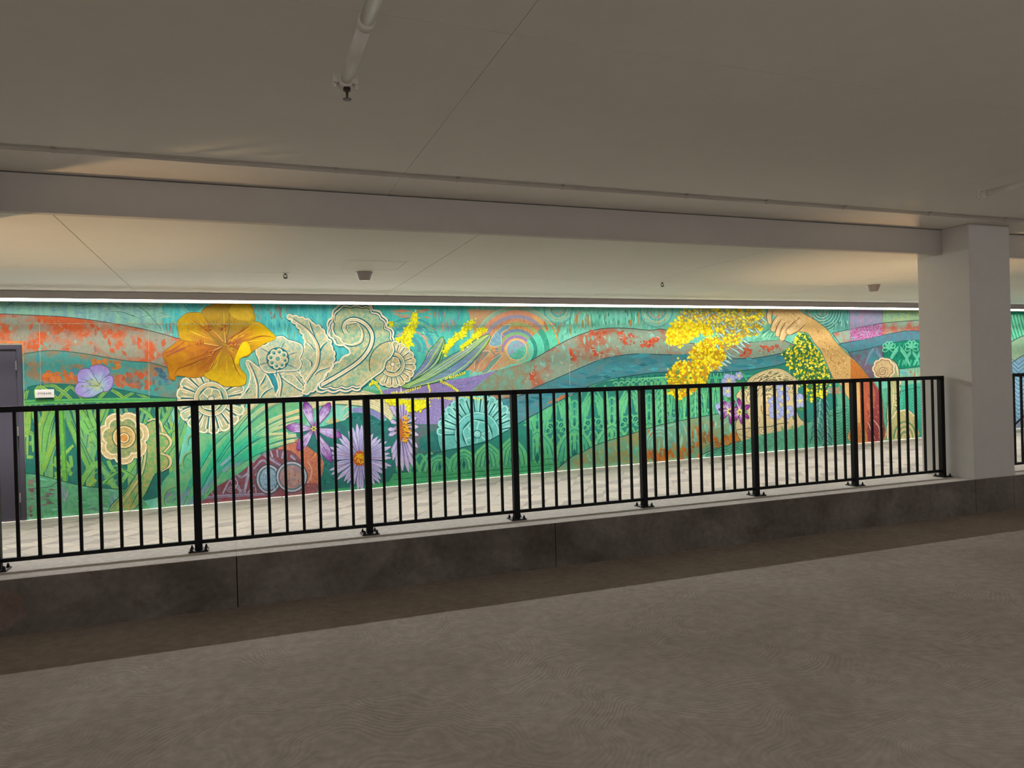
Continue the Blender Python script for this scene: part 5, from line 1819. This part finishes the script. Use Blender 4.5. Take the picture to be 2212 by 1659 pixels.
# ---- lily leaves and buds
for nm, q, cols, lab in (('lily_leaf', '1430,555 1395,550 1340,620 1250,720 1200,830 1130,930 1070,1010 1050,1060 1120,1020 1250,960 1340,900 1400,830 1420,740 1445,640', [(110, 110, 170), (134, 140, 190), (120, 176, 120), (150, 190, 70)], 'short violet and green lily leaf'),
                         ('lily_leaf', '1980,515 1900,530 1780,600 1650,690 1500,770 1380,850 1250,940 1100,1050 930,1130 1020,1150 1150,1120 1300,1090 1450,1050 1580,990 1700,910 1800,810 1900,690 1975,580', [(126, 176, 90), (110, 160, 150), (120, 150, 190), (150, 186, 60)], 'long violet and green lily leaf')):
    p = Paint(nm, mat='brush', label=lab)
    P = spline(t3(q), 4, True)
    p.stroke(P, 2.4, (30, 90, 50), None, (1, 1), 0, True)
    b = len(p.v)
    p.fill(P, cols[0], cols[1])
    base = P[len(P) // 2]
    tip = P[0]
    dx, dy = tip[0] - base[0], tip[1] - base[1]
    L2 = dx * dx + dy * dy
    for i, (x, y) in enumerate(P):
        t = max(0, min(1, ((x - base[0]) * dx + (y - base[1]) * dy) / L2))
        k = min(2, int(t * 3))
        col = lerp(cols[k], cols[k + 1], t * 3 - k)
        p.a[b + i] = col
        p.b[b + i] = vary(col, 26)
    m = len(P)
    for k in range(7):
        f = (k + 1) / 8
        line = []
        for j in range(10):
            i0 = int(j / 9 * (m / 2 - 1))
            a_, b_ = P[i0], P[(m - i0) % m]
            line.append((a_[0] * (1 - f) + b_[0] * f, a_[1] * (1 - f) + b_[1] * f))
        p.stroke(line, 1.8 if k % 2 else 2.6, random.choice([(40, 110, 60), (176, 206, 120), (120, 130, 190), (206, 220, 170)]), None, (0.3, 0.3), 0)
    p.done()


# ---- yellow goldenrod
def floret_mass(name, poly, n, size, label, cols, under=None, ucol=(150, 130, 20), ang=None):
    p = Paint(name, mat='fine', label=label, kind='stuff')
    if under:
        p.fill(offset_poly(poly, 0.93), tuple(v * 0.95 for v in ucol), under, 2)
    o = p
    xs, ys = [a[0] for a in poly], [a[1] for a in poly]
    k = tr = 0
    while k < n and tr < n * 40:
        tr += 1
        x, y = random.uniform(min(xs) - 3, max(xs) + 3), random.uniform(min(ys) - 3, max(ys) + 3)
        if not inside((x, y), poly):
            continue
        x, y = x + random.gauss(0, 2.4), y + random.gauss(0, 2.4)
        c = vary(random.choice(cols), 16)
        r = size * random.uniform(0.6, 1.25)
        m = 7
        ph = random.random() * 6
        pts = [(x + r * (1.0 if j % 2 else 0.55) * math.cos(ph + j * math.pi * 2 / 10), y + r * (1.0 if j % 2 else 0.55) * math.sin(ph + j * math.pi * 2 / 10)) for j in range(10)]
        p.fill(pts, c, vary(c, 14), 0)
        k += 1
    return p


YL = [(252, 236, 16), (246, 224, 8), (252, 244, 80), (226, 186, 10), (244, 216, 14), (252, 240, 40)]
YO = [(250, 228, 16), (240, 204, 16), (214, 156, 20), (252, 242, 80), (196, 134, 26), (248, 222, 14), (252, 234, 30)]
YGc = [(240, 230, 40), (222, 206, 30), (110, 150, 40), (60, 130, 70), (250, 238, 90), (230, 214, 30)]
# hanging spray at the top: mixed with blue green leaves
g1 = floret_mass('goldenrod', t5('420,150 700,140 1000,150 1400,150 1420,300 1380,400 1300,480 1180,480 1050,590 930,640 830,440 600,420 480,300 300,300'), 620, 3.0, 'broad yellow goldenrod spray hanging from the top of the mural', YO, (120, 150, 110), (190, 170, 60))
for k in range(130):
    x, y = random.uniform(1470, 1655), random.uniform(664, 712)
    if y > 668 + (1655 - x) * 0.3 + 20:
        continue
    a = random.uniform(30, 75)
    t = math.radians(a)
    g1.stroke([(x, y), (x + 9 * math.cos(t), y + 9 * math.sin(t))], 2.6, random.choice([(140, 176, 180), (100, 150, 160), (170, 196, 190), (150, 150, 150)]), None, (0.2, 0.2), 3)
g1.done()
floret_mass('goldenrod', t5('205,420 260,360 300,300 400,300 560,310 720,330 800,400 780,450 700,480 640,440 560,500 440,560 340,600 250,560 210,490'), 330, 3.4, 'dense bright yellow goldenrod plume over the rust band', YL, (214, 160, 10), (236, 200, 10)).done()
floret_mass('goldenrod', t5('700,490 830,480 900,560 920,640 930,740 830,900 740,840 600,860 480,740 490,660 580,570 640,540'), 300, 3.4, 'middle yellow goldenrod plume', YL + [(206, 150, 30)], (200, 150, 10), (206, 170, 30)).done()
floret_mass('goldenrod', t5('350,770 500,770 640,780 760,860 720,1000 700,1060 540,1150 420,1230 300,1210 230,1120 220,1000 230,880'), 330, 3.5, 'lower yellow goldenrod plume crossing the railing top', YO + [(90, 150, 60)], (200, 150, 20), (196, 160, 30)).done()
for q in ('920,640 980,700 1050,720', '980,610 1060,660 1110,690', '1040,580 1100,620 1150,655', '1080,530 1130,580 1165,610', '1100,500 1160,540 1220,575', '930,690 970,730 1005,760', '900,760 950,780 995,805', '860,780 910,810 950,835', '830,840 860,860 890,880', '840,440 880,470 900,500', '910,390 950,420 990,450', '1190,380 1230,410 1280,430', '1270,370 1300,410 1330,450', '1340,230 1380,280 1430,320', '1290,290 1340,330 1390,350', '760,340 775,380 790,420', '870,290 890,320 920,345', '820,570 830,600 845,640', '1040,440 1080,410 1120,395', '960,370 1000,385 1030,390'):
    P = t5(q)
    lv = Paint('narrow_leaf', mat='fine', label='narrow blue green leaf beside the goldenrod')
    lv.stroke(P, 7.5, (40, 104, 112), None, (0.15, 0.15))
    lv.stroke(P, 5.4, vary((134, 190, 186), 16), (170, 206, 196), (0.15, 0.15))
    lv.stroke(P, 1.0, (216, 232, 220), None, (0.2, 0.2))
    lv.done()
ut = Paint('green_throat', mat='brush')
ut.fill(t5('1230,520 1300,490 1400,380 1440,330 1500,380 1560,470 1580,520 1500,525 1240,548'), (110, 190, 156), (90, 170, 140))
ut.hatch(t5('1240,530 1400,400 1450,370 1560,500 1500,520'), 20, -50, 22, 3, [(150, 216, 176), (70, 150, 130)], 14)
ut.done()
for q, lab in (('1060,240 1110,240 1120,330 1130,390 1080,440 1080,500 1040,560 1050,640 1020,670 970,640 880,590 880,565 950,490 960,430 1020,380 1050,300', 'upright yellow goldenrod sprig above the small shell'), ('780,360 830,350 830,420 790,410', 'tiny yellow goldenrod tuft beside the volute'),
               ('1790,320 1800,380 1740,440 1680,530 1600,570 1540,640 1500,690 1430,780 1440,650 1500,570 1580,510 1680,410', 'slanting yellow goldenrod sprig behind the lily leaves'), ('1960,430 1880,520 1790,580 1700,650 1640,690 1620,650 1740,560 1830,450 1900,430', 'second slanting yellow goldenrod sprig'),
               ('700,1290 860,1270 980,1290 1240,1290 1260,1360 1180,1410 1050,1440 1000,1450 960,1340 820,1360', 'yellow goldenrod tuft behind the railing above the side aster')):
    P = t3(q)
    ar_ = abs(sum(P[i][0] * P[(i + 1) % len(P)][1] - P[(i + 1) % len(P)][0] * P[i][1] for i in range(len(P)))) / 2
    floret_mass('goldenrod', P, max(10, int(ar_ / 7)), 2.6, lab, [(238, 236, 10), (226, 222, 20), (206, 206, 30), (246, 240, 40)], (180, 180, 40), (214, 210, 30)).done()
for q in ('1680,970 1560,1010 1450,1040', '1390,1070 1480,1110 1560,1160 1610,1200', '1150,1145 1020,1180 900,1210 800,1215', '1240,1110 1260,1160 1260,1200', '570,1060 640,1130 690,1210', '540,1120 580,1090 640,1080', '1300,1260 1450,1270 1570,1285', '1640,1240 1760,1270 1890,1280', '1150,1255 1300,1275'):
    P = spline(t3(q), 9)
    tw = Paint('goldenrod_twig', mat='fine', label='thin beaded yellow twig over the violet field')
    tw.stroke(P, 1.2, (206, 200, 40), None, (1, 1), 0)
    for i in range(0, len(P), 2):
        for s_ in (-1, 1):
            tw.disc(P[i][0] + random.uniform(-1, 1), P[i][1] + s_ * random.uniform(1.2, 2.6), 1.5, vary((244, 240, 50), 14), None, 1.3, 7)
    tw.done()

# ---- statue head with a garland
hd = Paint('stone_head', mat='fine', label='carved stone head with wavy hair and a blossom garland behind the railing')
HP = t11('1180,140 1230,80 1320,30 1440,-10 1560,-20 1660,20 1740,90 1770,170 1780,300 1760,420 1800,560 1870,640 1880,800 1820,930 1500,960 1200,990 1190,900 1140,880 1060,740 1060,600 1160,560 1190,470 1060,330 1080,260 1170,220')
hd.stroke(HP, 3, (70, 96, 76), None, (1, 1), 3, True)
hd.fill(HP, (214, 190, 140), (190, 184, 140), 3)
hd.hatch(t11('1500,640 1850,640 1850,900 1500,940 1400,800'), 60, 80, 24, 5, [(120, 156, 112), (150, 166, 116), (206, 184, 130)], 20)
for k in range(90):
    a = random.uniform(-178, -2)
    r = random.uniform(12, 62)
    t = math.radians(a)
    x, y = 1672 + r * 0.95 * math.cos(t), 850 + r * 0.78 * math.sin(t)
    tx, ty = -math.sin(t), math.cos(t)
    q = [(x - tx * 12, y - ty * 10), (x - tx * 4 + 2, y - ty * 3 - 3), (x + tx * 4 - 1, y + ty * 3 + 2), (x + tx * 12, y + ty * 10)]
    hd.stroke([(px_ + 0.8, py_ + 1.6) for px_, py_ in spline(q, 4)], 2.8, (78, 98, 72), None, (0.3, 0.3), 0)
    hd.stroke(q, 2.6, vary((238, 220, 172), 14), (222, 196, 140), (0.3, 0.3), 4)
for cx, cy, r in ((1622, 862, 13), (1618, 884, 10), (1630, 905, 11), (1659, 862, 16), (1605, 850, 9), (1648, 930, 9), (1672, 935, 9), (1640, 945, 8), (1690, 945, 12), (1610, 925, 8), (1660, 960, 10)):
    hd.stroke(spiral(cx, cy, 1.5, r, random.uniform(0, 360), 1.8, 26), 2.8, (236, 216, 166), None, (0.6, 0.5), 0)
    hd.stroke(spiral(cx + 0.8, cy + 1.4, 2.5, r + 1, random.uniform(0, 360), 1.6, 26), 1.2, (92, 108, 80), None, (0.6, 0.5), 0)
hd.fill(t11('1350,420 1420,390 1470,460 1490,540 1430,560 1350,520'), (206, 180, 124), (226, 200, 150), 3)
hd.stroke(t11('1350,420 1360,500 1400,530 1490,540'), 1.6, (90, 100, 76))
hd.stroke(t11('1060,710 1200,690 1340,680 1460,670 1560,640 1680,625'), 1.8, (90, 100, 74))
hd.stroke(t11('1080,760 1200,800 1400,820'), 1.4, (110, 110, 80))
hd.done()


def small_bloom(cx, cy, R, label, cols, n=5):
    p = Paint('small_bloom', mat='fine', label=label)
    o = p.disc(cx, cy, 2.2, (230, 220, 110)).done()
    a0 = random.uniform(0, 72)
    for i in range(n):
        q = petal_pts(cx, cy, a0 + 360 * i / n, R, R * 0.85, 0.62, 0.25)
        t = Paint('petal', o, 'fine')
        P = spline(q, 3, True)
        t.stroke(P, 1.2, (70, 84, 120), None, (1, 1), 0, True)
        t.grad(P, (cx, cy), [(226, 220, 130), cols[0], cols[1]], [(200, 200, 150), cols[1], cols[0]], 0, 4)
        t.done()
    e = Paint('bloom_eye', o, 'fine')
    for i in range(5):
        a = math.radians(a0 + 72 * i)
        e.stroke([(cx, cy), (cx + R * 0.4 * math.cos(a), cy + R * 0.4 * math.sin(a))], 1.3, (236, 226, 120))
    e.done()


LB = [(150, 164, 214), (172, 180, 226)]
for x, y, a in ((1570, 850, 60), (1575, 862, 30), (1592, 826, -50), (1598, 815, -80), (1720, 880, 20), (1712, 895, 60), (1600, 835, 10)):
    Paint('garland_leaf', mat='fine', label='dark green leaf among the pale blue blossoms').fill(petal_pts(x, y, a, 16, 9, 0.5, 0.3), (60, 120, 60), (90, 150, 80), 3).done()
for i, (x, y, r, lab) in enumerate(((1575, 823, 17, 'pale blue blossom left of the stone head above the railing'), (1596, 812, 9, 'small pale blue bud left of the stone head'), (1572, 845, 14, 'pale blue blossom just under the railing top left of the stone head'), (1562, 880, 17, 'pale blue blossom above the purple star flowers'),
                                (1690, 840, 14, 'pale blue blossom on the right of the stone hair'), (1672, 868, 13, 'pale blue blossom on the stone cheek'), (1692, 858, 14, 'pale blue blossom under the hair curl'), (1728, 866, 16, 'pale blue blossom right of the stone head'), (1676, 890, 17, 'lower left pale blue blossom of the garland'), (1700, 890, 16, 'lower right pale blue blossom of the garland'))):
    small_bloom(x, y, r, lab, LB)
VC2 = ([(230, 220, 140), (220, 200, 226), (150, 60, 140), (104, 30, 110)], [(220, 200, 180), (180, 120, 180), (130, 40, 120), (110, 40, 120)])
star(1576, 888, [(-120, 24), (-70, 26), (-20, 22), (30, 26), (80, 30), (140, 26), (190, 24)], 'purple star flower left of the stone head', VC2, 9)
star(1598, 890, [(-95, 30), (-35, 26), (35, 24), (75, 28), (130, 26), (185, 22)], 'purple star flower touching the stone curls', VC2, 10)

# ---- right hand part: bands, deco, chevrons, arm
for nm, q, c, c2, m, lab in (
        ('rust_band', '540,440 700,405 1140,318 1640,280 1640,412 1400,415 1140,465 900,520 630,565', (200, 110, 90), (150, 180, 160), 'blotch', 'rust band right of the painted arm'),
        ('teal_band', '620,570 900,520 1140,465 1400,415 1640,410 1640,524 1400,530 1150,580 950,635 740,668', (70, 150, 160), (96, 120, 140), 'brush', 'teal band right of the painted arm'),
        ('plum_field', '730,670 950,635 1150,580 1150,730 1060,780 1040,960 990,1000 900,900', (120, 100, 120), (70, 150, 156), 'blotch', 'plum and teal field beside the scroll'),
        ('deco_relief', '1150,580 1400,530 1640,524 1640,838 1340,872 1280,800 1200,730 1150,730', (10, 128, 100), (16, 150, 116), 'fine', 'bright green zigzag relief beside the square column'),
        ('mint_field', '1320,872 1640,838 1640,1120 1340,1150 1300,1000', (120, 196, 170), (150, 190, 150), 'drip', 'mint field under the green zigzag relief')):
    p = Paint(nm, mat=m, label=lab)
    p.fill(t6(q), c, c2)
    p.stroke(t6(q), 1.3, (40, 80, 84), None, (1, 1), 1, True)
    p.done()
mg = Paint('magenta_patch', mat='speck', label='magenta speckled patch on the right rust band')
mg.fill(t6('750,395 1140,320 1140,465 900,520 750,540'), (196, 60, 130), (170, 160, 200))
mg.hatch(t6('750,395 1140,320 1140,465 900,520 750,540'), 120, 30, 4, 1.8, [(190, 50, 110), (206, 150, 206), (120, 190, 196)], 80)
mg.done()
zz = Paint('zigzag_strokes', mat='fine', label='pale green strokes of the zigzag relief', kind='stuff')
for x, y, s in ((1340, 600, 1.0), (1490, 650, 0.7), (1050, 620, 0.9), (1640, 610, 0.9)):
    for k in range(3):
        for sgn in (-1, 1):
            pts = [(x + sgn * 14 * s, y + k * 22 * s), (x + sgn * 80 * s, y + (90 + k * 22) * s), (x + sgn * 130 * s, y + (230 + k * 4) * s)]
            zz.stroke([(1700 + a / 5.53, 640 + b / 5.53) for a, b in pts], 3.0, vary((110, 214, 176) if x > 1200 else (120, 150, 180), 14), None, (0.8, 0.5))
for x, y in ((1490, 610), (1220, 620)):
    for a in (-150, -110, -70, -30, 20, 160):
        q = petal_pts(1700 + x / 5.53, 640 + y / 5.53, a, 15, 9, 0.6, 0.3)
        zz.stroke(q, 2.0, (120, 222, 180), None, (1, 1), 3, True)
for k in range(7):
    zz.stroke(t6('%d,560 %d,620' % (1240 + k * 55, 1220 + k * 55)), 1.6, (70, 190, 150))
    zz.stroke(t6('%d,830 %d,760' % (1330 + k * 45, 1350 + k * 45)), 2.4, (90, 200, 160))
zz.done()
fr = Paint('rust_drips', mat='fine', kind='stuff')
fr.hatch(t6('1330,890 1600,860 1600,1000 1330,1000'), 40, 88, 24, 4, [(150, 210, 190), (110, 180, 150), (190, 130, 90), (170, 190, 150)], 8)
fr.arc(1945, 822, 18, 200, 340, 4, (110, 190, 200))
fr.arc(1948, 826, 26, 200, 320, 3, (130, 200, 200))
fr.done()
# chevron foot field
cf = Paint('chevron_field', mat='fine', label='green herringbone field along the foot of the wall at the right')
CF = pp('1524,982 1562,965 1600,954 1640,940 1720,925 1810,878 1800,815 1835,815 1840,880 1900,840 1945,835 1995,840 1995,955 1880,975 1700,985 1524,996')
cf.fill(CF, (76, 158, 122), (96, 176, 146))
cf.fill(pp('1940,834 1995,826 1995,955 1935,958'), (70, 184, 152), (60, 170, 136))
for x0, x1, y0, y1 in ((1524, 1612, 958, 995), (1770, 1850, 880, 965), (1950, 1992, 840, 950)):
    y = y0
    while y < y1 + 20:
        xm = (x0 + x1) / 2
        cf.stroke([(x0, y + 8), ((x0 + xm) / 2, y - 4), (xm, y + 8), ((xm + x1) / 2, y - 4), (x1, y + 8)], 1.2, (30, 112, 96), None, (1, 1), 1)
        y += 6
cf.fill(pp('1772,816 1806,816 1812,835 1806,838 1772,838'), (40, 150, 122), (60, 160, 130))
cf.fill(pp('1780,838 1812,836 1818,850 1782,850'), (180, 120, 80), (130, 170, 150))
cf.stroke(pp('1735,915 1760,908 1790,900 1830,885'), 1.4, (24, 84, 76), None, (1, 1))
cf.stroke(pp('1942,846 1995,834'), 1.4, (30, 90, 84), None, (1, 1))
cf.done()
# feathery leaf
fl = Paint('feather_leaf', mat='fine', label='drooping blue green feathery leaf behind the railing', kind='stuff')
for sx, top, bot in ((0, (1778, 850), (1788, 960)), (0, (1772, 860), (1760, 945))):
    fl.stroke([top, ((top[0] + bot[0]) / 2 + 3, (top[1] + bot[1]) / 2), bot], 2.2, (150, 200, 180))
    for k in range(13):
        f = k / 13
        x, y = top[0] + (bot[0] - top[0]) * f, top[1] + (bot[1] - top[1]) * f
        for s in (-1, 1):
            fl.stroke([(x, y), (x + s * 8, y + 9), (x + s * 12, y + 22)], 3.0, vary((84, 150, 140) if k % 2 else (50, 104, 108), 14), None, (0.4, 0.1), 4)
fl.done()
floret_mass('goldenrod', t5('1740,480 1820,420 1900,430 1940,480 1980,560 2050,650 2110,740 2130,840 2170,950 2180,1060 2130,1180 1990,1260 1930,1240 1860,1120 1800,1000 1760,900 1680,880 1630,780 1590,700 1610,640 1690,600 1740,560'), 520, 3.0, 'yellow green goldenrod bunch held in the painted hand', YGc, (40, 110, 90), (60, 110, 50)).done()
floret_mass('goldenrod', pp('1728,828 1742,830 1745,850 1758,860 1757,872 1745,872 1735,852'), 26, 2.6, 'trailing goldenrod tip under the hand bunch', YGc, None).done()

# arm and hand
am = Paint('painted_arm', mat='speck', label='ochre bare forearm reaching up to a hand that grips goldenrod')
ARM = t5('1735,140 1860,210 2000,290 2150,410') + t6('560,520 720,690 850,810 980,970') + t12('600,190 690,330 715,420 722,600 740,720 720,850 370,850 380,700 430,580 400,470 330,350 250,220') + t6('560,985 530,930 470,790 400,640 330,560 250,440') + t5('1800,420 1720,400 1640,440 1600,400 1560,260')
am.stroke(ARM, 2.4, (70, 110, 90), None, (1, 1), 3, True)
am.fill(ARM, (206, 166, 96), (222, 184, 122), 3)
aro = am.done()
s = Paint('arm_shade', aro, 'speck', kind='stuff')
s.fill(t6('760,740 850,810 980,970 985,990 760,985'), (206, 130, 50), (190, 110, 50))
s.fill(t12('470,220 600,190 690,330 715,420 722,600 740,720 720,850 490,850 480,500'), (190, 100, 66), (170, 84, 60))
s.fill(t12('590,200 690,330 715,420 722,600 740,720 720,850 560,850 570,640 620,500 640,330'), (150, 66, 66), (130, 56, 62), 2)
s.fill(t12('370,850 380,700 440,640 520,700 560,850'), (206, 150, 80), (190, 110, 60), 2)
s.hatch(t6('250,300 420,420 600,620 760,760 740,960 600,960 480,760 350,540'), 160, 55, 6, 1.6, [(170, 120, 60), (232, 200, 140), (196, 150, 80)], 40)
s.hatch(t12('490,260 700,360 715,600 690,830 500,830'), 60, 80, 8, 2, [(190, 110, 90), (130, 50, 56), (206, 120, 70)], 50)
for q in ('560,640 600,740 640,830', '600,600 680,700 690,830', '720,680 700,760 690,840'):
    s.stroke(t12(q), 3.4, (206, 160, 150), None, (0.3, 0.3))
    s.stroke([(x + 2.5, y) for x, y in spline(t12(q), 5)], 1.6, (110, 44, 54), None, (0.3, 0.3), 0)
s.done()
h = Paint('painted_hand', aro, 'speck')
h.fill(t5('1470,150 1735,140 1860,210 1880,330 1830,420 1720,420 1650,440 1600,400 1570,260 1500,230'), (214, 178, 116), (226, 192, 134), 3)
for q, w in (('1460,160 1445,240 1455,310', 11), ('1580,250 1530,320 1495,390', 16), ('1630,290 1580,380 1550,450', 16), ('1680,330 1630,420 1600,500', 16), ('1840,300 1760,370 1690,420', 20)):
    P = t5(q)
    h.stroke(P, w + 2.4, (120, 84, 50), None, (0.9, 0.75))
    e = P[-1]
    h.disc(e[0], e[1], w * 0.42, (120, 84, 50))
    h.stroke(P, w * 0.92, (218, 180, 118), (232, 200, 144), (0.95, 0.75))
    h.disc(e[0], e[1], w * 0.36, (226, 190, 130), (236, 206, 150))
    h.stroke([(x - w * 0.2, y) for x, y in spline(P, 5)], w * 0.2, (240, 212, 160), None, (0.3, 0.3), 0)
h.hatch(t5('1600,180 1800,200 1860,300 1780,380 1680,330'), 50, 40, 8, 1.4, [(186, 140, 80), (238, 208, 150)], 30)
h.done()

# ---- small cream scroll flower, its stem, and the shell at the far right
sf = Paint('scroll_flower', mat='fine', label='small cream scalloped scroll flower near the square column')
SC_ = scallop(1909, 797, 24, 9, 0, 360, 0.15)
STEM = t6('1180,760 1280,780 1330,860 1340,960') + t12('900,300 890,420 860,500 860,600 770,640 770,480 800,330 800,260')
sf.stroke(STEM, 3, (60, 96, 76), None, (1, 1), 3, True)
sf.fill(STEM, (196, 184, 130), (150, 176, 120), 3)
for q in ('1230,770 1300,820 1320,900 1330,970', '1215,800 1260,880 1260,960'):
    sf.stroke(t6(q), 3, CR, CR2, (0.4, 0.4))
for k in range(5):
    cx, cy = 1942 - k * 1.2, 826 + k * 14
    sf.arc(cx - 4, cy, 7, -90, 90, 3.0, (236, 216, 166))
    sf.arc(cx - 5, cy + 1, 5, -90, 90, 1.2, (84, 110, 80))
sf.lines([t12('790,320 800,420 780,560'), t12('830,270 830,420 810,560')], 2.4, (226, 206, 150))
sf.stroke(SC_, 3.6, (96, 70, 60), None, (1, 1), 1, True)
sf.fill(SC_, (222, 194, 140), (206, 176, 124))
sf.stroke(SC_, 2.4, CR, None, (1, 1), 1, True)
sf.stroke(scallop(1909, 797, 20, 9, 0, 360, 0.15), 1.3, (150, 110, 80), None, (1, 1), 1, True)
sf.disc(1905, 802, 11, (196, 160, 116))
sf.stroke(spiral(1906, 801, 1, 12, 60, 2.2, 40), 2.2, (240, 222, 176), None, (0.6, 0.6), 0)
sf.stroke(spiral(1906.8, 802, 1, 13, 80, 2.2, 40), 1.1, (110, 70, 56), None, (0.6, 0.6), 0)
sf.done()
ss = Paint('shell_arch', mat='fine', label='cream and sage shell arch at the foot of the wall by the square column')
SA = t12('770,830 780,640 830,590 860,540 920,525 980,520 1030,560 1070,600 1080,680 1085,810')
ss.stroke(SA, 3, (60, 110, 90), None, (1, 1), 3)
ss.fill(SA, (170, 180, 120), (206, 190, 130), 3)
ss.stroke(SA, 3.0, CR, CR2, (1, 1), 3)
for k, c in enumerate([(96, 150, 104), (222, 204, 150), (150, 170, 110), (236, 216, 166), (120, 160, 110), (226, 200, 150)]):
    ss.arc(1955, 948, 24 - k * 3.6, 180, 360, 3.0, c, None, (24 - k * 3.6) * 1.55)
ss.done()

# ---- stretch of mural right of the square column
rp = Paint('right_stretch', mat='fine', label='green blades, pale band and blue zigzag right of the square column')
rp.fill(pp('2160,660 2260,660 2260,726 2215,728 2185,745 2160,755'), (40, 170, 130), (70, 190, 150))
for k in range(9):
    rp.stroke(pp('%d,680 %d,705 %d,745' % (2172 + k * 7, 2178 + k * 7, 2190 + k * 7)), 2.8, (150, 222, 180))
rp.fill(pp('2160,756 2185,738 2215,724 2260,715 2260,764 2215,766 2186,783 2160,800'), (140, 190, 156), (170, 190, 150))
rp.fill(pp('2160,798 2186,783 2215,766 2260,756 2260,1000 2160,1000'), (124, 174, 196), (140, 170, 200))
y = 776
while y < 930:
    rp.stroke(pp('2165,%d 2187,%d 2200,%d 2214,%d 2230,%d' % (y + 14, y, y + 12, y, y + 14)), 1.5, (60, 110, 140), None, (1, 1), 1)
    rp.stroke(pp('2165,%d 2187,%d 2200,%d 2214,%d 2230,%d' % (y + 17, y + 3, y + 15, y + 3, y + 17)), 1.3, (160, 216, 220), None, (1, 1), 1)
    y += 9
rp.fill(pp('2186,935 2200,905 2214,885 2240,870 2240,960 2180,960'), (140, 110, 160), (110, 160, 150))
rp.stroke(pp('2160,756 2185,738 2215,724 2260,715'), 1.6, (30, 80, 80), None, (1, 1))
rp.stroke(pp('2160,800 2186,783 2215,766 2260,756'), 1.6, (60, 70, 76), None, (1, 1))
rp.done()

# ---- orange line painted round the door, panel joints of the wall
od = Paint('door_outline', mat='brush', label='orange line painted round the storage door')
od.stroke(pp('-40,739 20,739 49,739'), 4.5, (222, 130, 70), (206, 110, 50), (1, 1), 2)
od.stroke(pp('49.5,737 50.5,765'), 3.0, (222, 130, 70), None, (1, 1), 2)
od.stroke(pp('50.5,770 56,1118'), 1.4, (170, 190, 150), None, (1, 1), 2)
od.done()
jn = Paint('wall_joints', mat='fine', label='pale hairline joints of the wall panels', kind='stuff')
for a, b in (((85, 699), (88, 840)), ((321, 700), (322, 862)), ((0, 698.5), (395, 700)), ((1229, 735), (1231, 832))):
    jn.stroke([a, b], 0.9, (206, 186, 160), (150, 150, 130), (1, 1), 2)
for a, b in (((395, 700), (560, 700)), ((850, 702), (1230, 704)), ((1180, 702), (1440, 699))):
    jn.stroke([a, b], 0.7, (150, 200, 176), (120, 160, 140), (1, 1), 2)
jn.done()
for o in list(mural.children_recursive):
    if not o.data.polygons:
        bpy.data.objects.remove(o, do_unlink=True)
print('paint levels', LAYER[0], 'depth', FILM0 + LAYER[0] * STEP, 'objects', len(bpy.data.objects))
